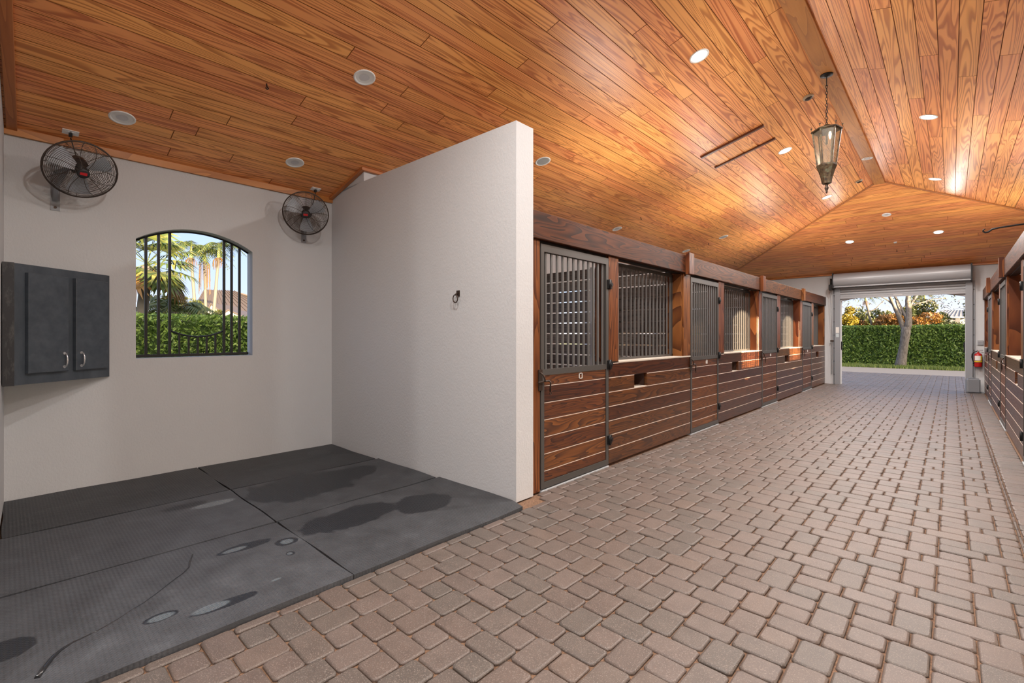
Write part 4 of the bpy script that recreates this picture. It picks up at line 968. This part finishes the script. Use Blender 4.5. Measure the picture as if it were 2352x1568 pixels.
def hedge(x0, x1, y0, y1, h_, n, size, faces, label, seed, core=.10):
    rr = random.Random(seed); hg = thing('clipped_hedge', ((x0+x1)/2, (y0+y1)/2, -.1), label, 'hedge')
    mb = MB(); mb.box(x0+core, x1-core, y0+core, y1-core, -.12, h_-core); mb.build('inner_twigs', M_CORE, hg)
    pts = []
    for _ in range(n):
        f_ = rr.choice(faces); d = abs(rr.gauss(0, .05)) - .03
        bump = .05*math.sin(rr.random()*6)
        if f_ == '+x': p = (x1-d, rr.uniform(y0, y1), rr.uniform(-.1, h_))
        elif f_ == '-x': p = (x0+d, rr.uniform(y0, y1), rr.uniform(-.1, h_))
        elif f_ == '-y': p = (rr.uniform(x0, x1), y0+d, rr.uniform(-.1, h_))
        else: p = (rr.uniform(x0, x1), rr.uniform(y0, y1), h_-d)
        pts.append(p)
    mb = MB(); leaves(mb, pts, size, rr); tag(mb.build('foliage', M_HEDGE, hg), kind='stuff'); return hg
hedge(-11.9, -10.6, -1.5, 8.5, 1.86, 34000, .045, ['+x','+x','+x','top'], 'clipped green hedge seen through the arched wash bay window', 1)
hedge(-15, 8, 30.9, 32.2, 1.95, 42000, .075, ['-y','-y','-y','top'], 'tall clipped hedge across the lane beyond the roller door', 2)
hedge(13.5, 15.0, -16, 5.4, 4.6, 5000, .16, ['-x','top'], 'tall hedge added to shade the side opening, out of frame', 3)  # unseen hedge added to keep the low sun out of the side opening
hedge(13.5, 15.0, 15.5, 44, 4.2, 6000, .16, ['-x','top'], 'tall hedge added to shade the lane, out of frame', 4)  # unseen hedge added to shade the far hedge and the paving

def at(px, py, d):
    """point at camera depth d on the ray of a photo pixel"""
    l = (px-CX)/F_PX*d; return Vector((l*CYW - d*SY, l*SY + d*CYW, CAM_H + (CY-py)/F_PX*d))
# spreading tree in front of the far hedge
TY = 29.4
def atY(px, py, Y):
    k = (px-CX)/F_PX; X = -Y*(SY - k*CYW)/(k*SY + CYW); d = -X*SY + Y*CYW; return Vector((X, Y, CAM_H + (CY-py)/F_PX*d))
tb = atY(2068, 836, TY); D0 = -tb[0]*SY + tb[1]*CYW
tree = thing('shade_tree', (tb[0], tb[1], -.05), 'grey forked tree trunk standing before the far hedge', 'tree')
def br_(pts, rad, name='branch', parent=tree, m=M_BARK, n_=9):
    mb = MB(); mb.tube([atY(x, y, TY + q) for x, y, q in pts], [w/F_PX*D0/2 for w in rad], n_, smooth=True); return mb.build(name, m, parent)
br_([(2067,846,0),(2069,834,0),(2072.4,814,0),(2076.6,789,0),(2080,766,0),(2081,750,0)], [26,21,18,16.5,18,17], 'trunk', n_=12)
br_([(2078,760,0),(2072.4,748,0),(2067.5,733,-.1),(2060,718,-.2),(2054,703,-.3),(2046,686,-.4),(2036,665,-.6),(2022,640,-.8)], [11,10,9,8,7.5,6.5,5.5,4])
br_([(2082,758,0),(2085.7,746,0),(2087.4,729.5,.1),(2086.5,709.6,.2),(2084.9,690,.3),(2087,672,.4),(2090,640,.6)], [15,14,12.5,11,10,9,7])
br_([(2085,738,.05),(2080,726,.1),(2070.8,709.6,.2),(2063,694.7,.3),(2056,681,.4),(2044,660,.6)], [8,7,6,5.5,5,4])
br_([(2067,732,-.1),(2069,718,.1),(2062,702,.2),(2058,690,.3)], [4,5,4.5,4])
br_([(2087,712,.2),(2093,698,.3),(2101.5,685,.4),(2112,668,.5)], [6,5.5,5,4])
br_([(2052,700,-.3),(2040,690,-.4),(2028,683,-.6),(2012,678,-.9)], [4,3,2.5,2])
br_([(2086,703,.2),(2120,694,.5),(2145,686,.9),(2175,684,1.0)], [3,2.5,2,1.5])
br_([(2030,690,-.4),(2010,710,-.5),(1992,716,-.6),(1985,735,-.7)], [2.5,2,1.5,1])
tw = MB(); rr = random.Random(21)
for _ in range(150):
    p = atY(rr.uniform(1915, 2235), rr.uniform(612, 716), TY + rr.uniform(-1.5, 1.0)); v = Vector((rr.uniform(-1,1), rr.uniform(-.6,.6), rr.uniform(-.7,.5)))*.38
    tw.tube([p, p + v*.5 + Vector((0,0,.06)), p + v + Vector((0,0,-.03))], [.014,.009,.004], 4, cap=False)
tag(tw.build('twigs', M_BARK, tree), kind='stuff')
mb = MB(); pts = []
for _ in range(70):
    c = atY(rr.uniform(1915, 2240), rr.uniform(560, 712) if rr.random() < .7 else rr.uniform(655, 690), TY + rr.uniform(-1.5, 1.0))
    if abs((c.x)) < 99: pts += [c + Vector((rr.gauss(0,.22), rr.gauss(0,.2), rr.gauss(0,.12))) for _ in range(rr.randint(6, 22))]
leaves(mb, pts, .055, rr); tag(mb.build('foliage', M_TREE, tree), kind='stuff')

# trees beyond the far hedge
def bush_tree(px, py_top, py_base, d, wpx, n, size, m, label, group, trunk=True, seed=0):
    rr = random.Random(seed); c0 = at(px, (py_top+py_base)/2, d); rx = wpx/F_PX*d/2; rz = (py_base-py_top)/F_PX*d/2
    t_ = thing('leafy_tree', (c0.x, c0.y, -.15), label, 'tree', group)
    mb = MB(); mb.tube([(c0.x, c0.y, -.2), (c0.x+.1, c0.y, c0.z-rz*.2), (c0.x, c0.y, c0.z+rz*.5)], [.16,.12,.04], 7); mb.build('trunk', M_BARK, t_)
    blobs = [Vector((rr.gauss(0,.45), rr.gauss(0,.45), rr.gauss(0,.4))) for _ in range(14)]; pts = []
    for _ in range(n):
        b = rr.choice(blobs); v = Vector((rr.gauss(0,1), rr.gauss(0,1), rr.gauss(0,1))).normalized()*rr.uniform(.6, 1)*.42
        q = b + v; pts.append((c0.x + q.x*rx, c0.y + q.y*rx, max(.2, c0.z + q.z*rz)))
    mb = MB(); leaves(mb, pts, size, rr); tag(mb.build('crown', m, t_), kind='stuff'); return t_
G = 'trees beyond the far hedge'
bush_tree(1945, 712, 760, 46, 44, 2200, .16, M_YELLOW, 'bright yellow leafed tree at the left of the doorway view', G, seed=1)
bush_tree(2060, 704, 770, 48, 110, 5000, .16, M_SUNTINT, 'broad tree tinted orange as if sunlit, behind the forked trunk', G, seed=2)
bush_tree(1972, 692, 770, 52, 50, 1300, .17, M_TREE, 'thin olive tree next to the yellow one', G, seed=3)
bush_tree(2018, 712, 770, 52, 60, 2600, .17, M_TREE, 'dark green rounded tree left of the orange one', G, seed=4)
bush_tree(2112, 684, 775, 54, 70, 5000, .17, M_TREE, 'tall green tree right of the forked trunk', G, seed=5)
bush_tree(2195, 737, 770, 47, 60, 1500, .10, M_TREE, 'low green shrubs before the white house', G, seed=6)
bush_tree(2238, 690, 770, 50, 30, 2200, .16, M_TREE, 'green tree at the right jamb of the doorway', G, seed=7)

# palms
def frond_feather(mb, base, dirv, L, droop, rr, wid=.30, nl=16):
    d = Vector(dirv).normalized(); pts = []
    for k in range(nl+1):
        t_ = k/nl; pts.append(base + d*L*t_ + Vector((0,0,-droop*L*t_*t_)))
    mb.tube(pts, [.018*(1-.8*k/nl) for k in range(nl+1)], 4, cap=False)
    for k in range(2, nl+1):
        t_ = k/nl; tg = (pts[k] - pts[k-1]).normalized(); side = tg.cross(Vector((0,0,1))).normalized(); ll = wid*L*math.sin(math.pi*(.12+.86*t_))**.6
        for s_ in (-1, 1):
            tip = pts[k] + side*s_*ll*.8 + tg*ll*.45 + Vector((0,0,-ll*rr.uniform(.25,.6))); w = tg*.022*L
            mb.add([pts[k]-w, pts[k]+w, tip], [(0,1,2)])
def palm_feather(px, py_top, d, lean, label, cat='palm', group='feather palms beyond the hedge', nf=15, L=1.4, seed=0, trw=.078, dead=False):
    rr = random.Random(seed); top = at(px, py_top, d); base = Vector((top.x + lean[0], top.y + lean[1], -.15))
    p = thing('palm_tree', base, label, cat, group)
    mb = MB(); mb.tube([base, base*.5 + top*.5 + Vector((.08,0,0)), top], [trw*1.3, trw, trw*.8], 10); mb.build('trunk', M_TRUNK, p)
    mb = MB(); mb.tube([top - Vector((0,0,.05)), top + Vector((0,0,.35)), top + Vector((0,0,.62))], [trw*.95, trw*.8, trw*.35], 8); mb.build('crownshaft', mat('green_crownshaft', (.25,.27,.09), .5), p)
    c = top + Vector((0,0,.55))
    for k in range(nf):
        a = 2*math.pi*k/nf + rr.uniform(-.3,.3); e_ = rr.uniform(.05, 1.0); mb = MB()
        frond_feather(mb, c, (math.cos(a), math.sin(a), e_), L*rr.uniform(.8,1.1), rr.uniform(.65,1.0), rr); mb.build('frond', M_PALM, p)
    mb = MB()
    for k in range(40):
        a = rr.uniform(0, 6.3); q = top + Vector((.12*math.cos(a), .12*math.sin(a), -.05)); mb.tube([q, q + Vector((.12*math.cos(a), .12*math.sin(a), -.15)), q + Vector((.14*math.cos(a), .14*math.sin(a), -rr.uniform(.3,.6)*(3.0 if dead else 1)))], .008, 3, cap=False)
    mb.build('seed_stalk', M_PALMD, p)
palm_feather(439, 590, 24, (.35,.25), 'slender feather palm, left of the three behind the hedge', seed=1)
palm_feather(470, 598, 25, (.05,.05), 'slender feather palm with hanging orange seed stalks, middle of the three', seed=2, dead=True)
palm_feather(502, 590, 24, (-.45,-.35), 'slender feather palm leaning right, right one of the three', seed=3)
# fan palm at the left of the window
def palm_fan(px, py, d, label, seed=0):
    rr = random.Random(seed); top = at(px, py, d); base = Vector((top.x+.1, top.y-.35, -.15)); p = thing('fan_palm', base, label, 'palm')
    mb = MB(); mb.tube([base, (base+top)/2, top], [.20,.16,.15], 10); mb.build('trunk', M_TRUNK, p)
    for k in range(26):
        a = rr.uniform(0, 6.28); e_ = rr.uniform(-1.1, 1.2); dv = Vector((math.cos(a)*math.cos(e_), math.sin(a)*math.cos(e_), math.sin(e_))); Ls = rr.uniform(.7, 1.15)
        h_ = top + Vector((0,0,.2)) + dv*Ls; mb = MB(); mb.tube([top + Vector((0,0,.1)), h_], .014, 4, cap=False)
        side = dv.cross(Vector((0,0,1))).normalized(); up = side.cross(dv); nb = 17; R = rr.uniform(.6,.8)
        for j in range(nb):
            b = -2.0 + 4.0*j/(nb-1); e1 = dv*math.cos(b) + side*math.sin(b); q = e1.cross(up).normalized()
            m_ = h_ + e1*R*.65 + up*.03; tip = h_ + e1*R*1.05 + Vector((0,0,-.22*R)); mb.add([h_, m_ - q*.055, tip, m_ + q*.055], [(0,1,2,3)])
        mb.build('frond', M_PALMD if e_ < -.75 else M_PALM, p)
    return p
palm_fan(338, 612, 15.5, 'fan palm with broad golden fronds at the left of the window view', 4)
# low cycad-like fronds and bushes above the hedge line
def frond_clump(px, py, d, n_, L, label, seed):
    rr = random.Random(seed); b = at(px, py, d); c = thing('frond_shrub', (b.x, b.y, -.15), label, 'shrub', 'frond shrubs behind the hedge')
    mb = MB(); mb.tube([(b.x, b.y, -.15), (b.x, b.y, b.z)], [.12,.09], 8); mb.build('stem', M_BARK, c)
    for k in range(n_):
        a = 2*math.pi*k/n_ + rr.uniform(-.2,.2); mb = MB(); frond_feather(mb, b, (math.cos(a), math.sin(a), rr.uniform(.5, 1.8)), L*rr.uniform(.8,1.1), rr.uniform(.5,.8), rr, .28, 18); mb.build('frond', M_PALM, c)
frond_clump(402, 716, 17.5, 15, 1.7, 'arching frond shrub behind the hedge right of the fan palm', 1)
frond_clump(345, 735, 16.5, 12, 1.3, 'low frond shrub at the foot of the fan palm', 2)
frond_clump(432, 716, 20, 13, 1.4, 'frond shrub at the foot of the left slender palm', 3)
for k, (px, pt, d, w, s_) in enumerate(((376, 672, 20, 90, 'dark bushy shrub under the fan palm'), (425, 680, 23, 60, 'bushy shrub behind the left slender palm'), (488, 712, 22, 40, 'low bushy shrub between the slender palms'))):
    bush_tree(px, pt, 745, d, w, 2200, .07, M_TREE, s_, 'shrubs behind the window hedge', seed=30+k)

# houses
def house_roof_quad(mb, a, b, c, d, th=.10): 
    vs = [Vector(p) for p in (a, b, c, d)]; lo = [v - Vector((0,0,th)) for v in vs]
    mb.add(vs+lo, [(0,1,2,3), (7,6,5,4), (0,4,5,1), (1,5,6,2), (2,6,7,3), (3,7,4,0)])
DH = 36
hb = thing('brown_roof_house', at(520, 800, DH), 'neighbouring white house with brown standing seam roof beyond the palms', 'house')
A, B, C_, D_ = at(438, 688, DH+2), at(470, 665, DH+6), at(533, 668, DH+8), at(612, 700, DH+6)
E1, E2 = at(640, 772, DH-2), at(430, 742, DH-3)
mb = MB(); e0, e1_ = at(426, 706, DH), at(660, 745, DH)
r0, r1 = at(468, 665, DH+5), at(540, 668, DH+5)
e0.z = e1_.z = at(560, 738, DH).z; 
house_roof_quad(mb, e0, e1_, r1, r0); rf = mb.build('roof', M_ROOFB, hb)
for k in range(15):
    t_ = (k+.5)/15; p0 = e0.lerp(e1_, t_); p1 = r0.lerp(r1, t_); beam('roof_seam', p0 + Vector((0,0,.03)), p1 + Vector((0,0,.03)), .05, .06, M_ROOFB, rf)
back0, back1 = at(500, 700, DH+12), at(640, 700, DH+12); back0.z = back1.z = e0.z
mb = MB(); house_roof_quad(mb, r0, r1, e1_ + Vector((-3, 6, 0)), e0 + Vector((-5, 6, 0))); mb.build('rear_roof', M_ROOFB, hb)
mb = MB(); w0, w1 = e0.copy(), e1_.copy(); wz = e0.z - .1; q = (w1-w0).normalized(); nn = Vector((-q.y, q.x, 0));
if nn.dot(Vector((-1,0,0))) < 0: nn = -nn
vs = [w0 + q*.5 + nn*.5, w1 - q*.5 + nn*.5, w1 - q*.5 + nn*6, w0 + q*.5 + nn*6]
mb.add([(v.x, v.y, -.15) for v in vs] + [(v.x, v.y, wz) for v in vs], [(0,1,5,4), (1,2,6,5), (2,3,7,6), (3,0,4,7)]); mb.build('wall', M_HOUSE, hb)
for k, (pa, pp, pb) in enumerate((((468,728), (487,698), (514,716)), ((498,728), (527,712), (566,728)))):
    a, p, b = at(*pa, DH-2-k), at(*pp, DH-2-k), at(*pb, DH-2-k); mb = MB(); back = nn*3.0
    a0, b0 = Vector((a.x, a.y, -.15)), Vector((b.x, b.y, -.15)); zb = min(a.z, b.z); b = Vector((b.x, b.y, b.z)); 
    mb.add([a0, b0, b, p, a, a0+back, b0+back, b+back, p+back, a+back], [(0,1,2,3,4), (0,5,6,1), (1,6,7,2), (4,9,5,0)]); gb = mb.build('gable', M_HOUSE, hb)
    mb = MB(); house_roof_quad(mb, a - nn*.15, p - nn*.15 + Vector((0,0,.06)), p + back, a + back, .08); house_roof_quad(mb, p - nn*.15 + Vector((0,0,.06)), b - nn*.15, b + back, p + back, .08); mb.build('gable_roof', M_ROOFB, gb)
# white house through the doorway
DW = 58
hw = thing('white_porch_house', at(2190, 760, DW), 'white house with pale metal roof at the right of the doorway view', 'house')
el_, er_ = at(2136, 727, DW), at(2262, 727, DW); pk0, pk1 = at(2168, 712, DW+3), at(2240, 712, DW+3)
mb = MB(); house_roof_quad(mb, el_, er_, pk1, pk0, .15); rfw = mb.build('roof', M_ROOFG, hw)
for k in range(12):
    t_ = (k+.5)/12; beam('roof_seam', el_.lerp(er_, t_) + Vector((0,0,.03)), pk0.lerp(pk1, t_) + Vector((0,0,.03)), .05, .06, M_ROOFG, rfw)
q = (er_-el_).normalized(); nn = Vector((-q.y, q.x, 0)); nn = nn if nn.y > 0 else -nn
mb = MB(); vs = [el_ + q*1.3 + nn*1.8, er_ - q*.4 + nn*1.8, er_ - q*.4 + nn*7, el_ + q*1.3 + nn*7]; zt = el_.z
mb.add([(v.x, v.y, -.15) for v in vs] + [(v.x, v.y, zt) for v in vs], [(0,1,5,4), (1,2,6,5), (2,3,7,6), (3,0,4,7)]); mb.build('wall', M_HOUSE, hw)
for t_ in (.09, .55, .9):
    b = el_.lerp(er_, t_) + nn*.3; mb = MB(); mb.box(b.x-.22, b.x+.22, b.y-.22, b.y+.22, -.15, zt-.1); mb.build('porch_column', M_HOUSE, hw)
for t_ in (.36, .62):
    b = el_.lerp(er_, t_) + nn*1.75; mb = MB(); mb.obox((b.x, b.y, zt-.75), q, (0,0,1), nn, 1.9, 1.0, .08); mb.build('window', M_PANE, hw)
# palms far behind the doorway
for k, (px, py, d, lab) in enumerate(((1996, 690, 50, 'far palm with golden head left of the forked tree'), (2123, 686, 56, 'far slender palm right of the forked tree'))):
    palm_feather(px - (8 if k == 0 else 0), py, d, (.9 if k == 0 else 0, .3, 0), lab, group='palms beyond the far hedge', nf=11, L=1.5, seed=50+k, trw=.11)
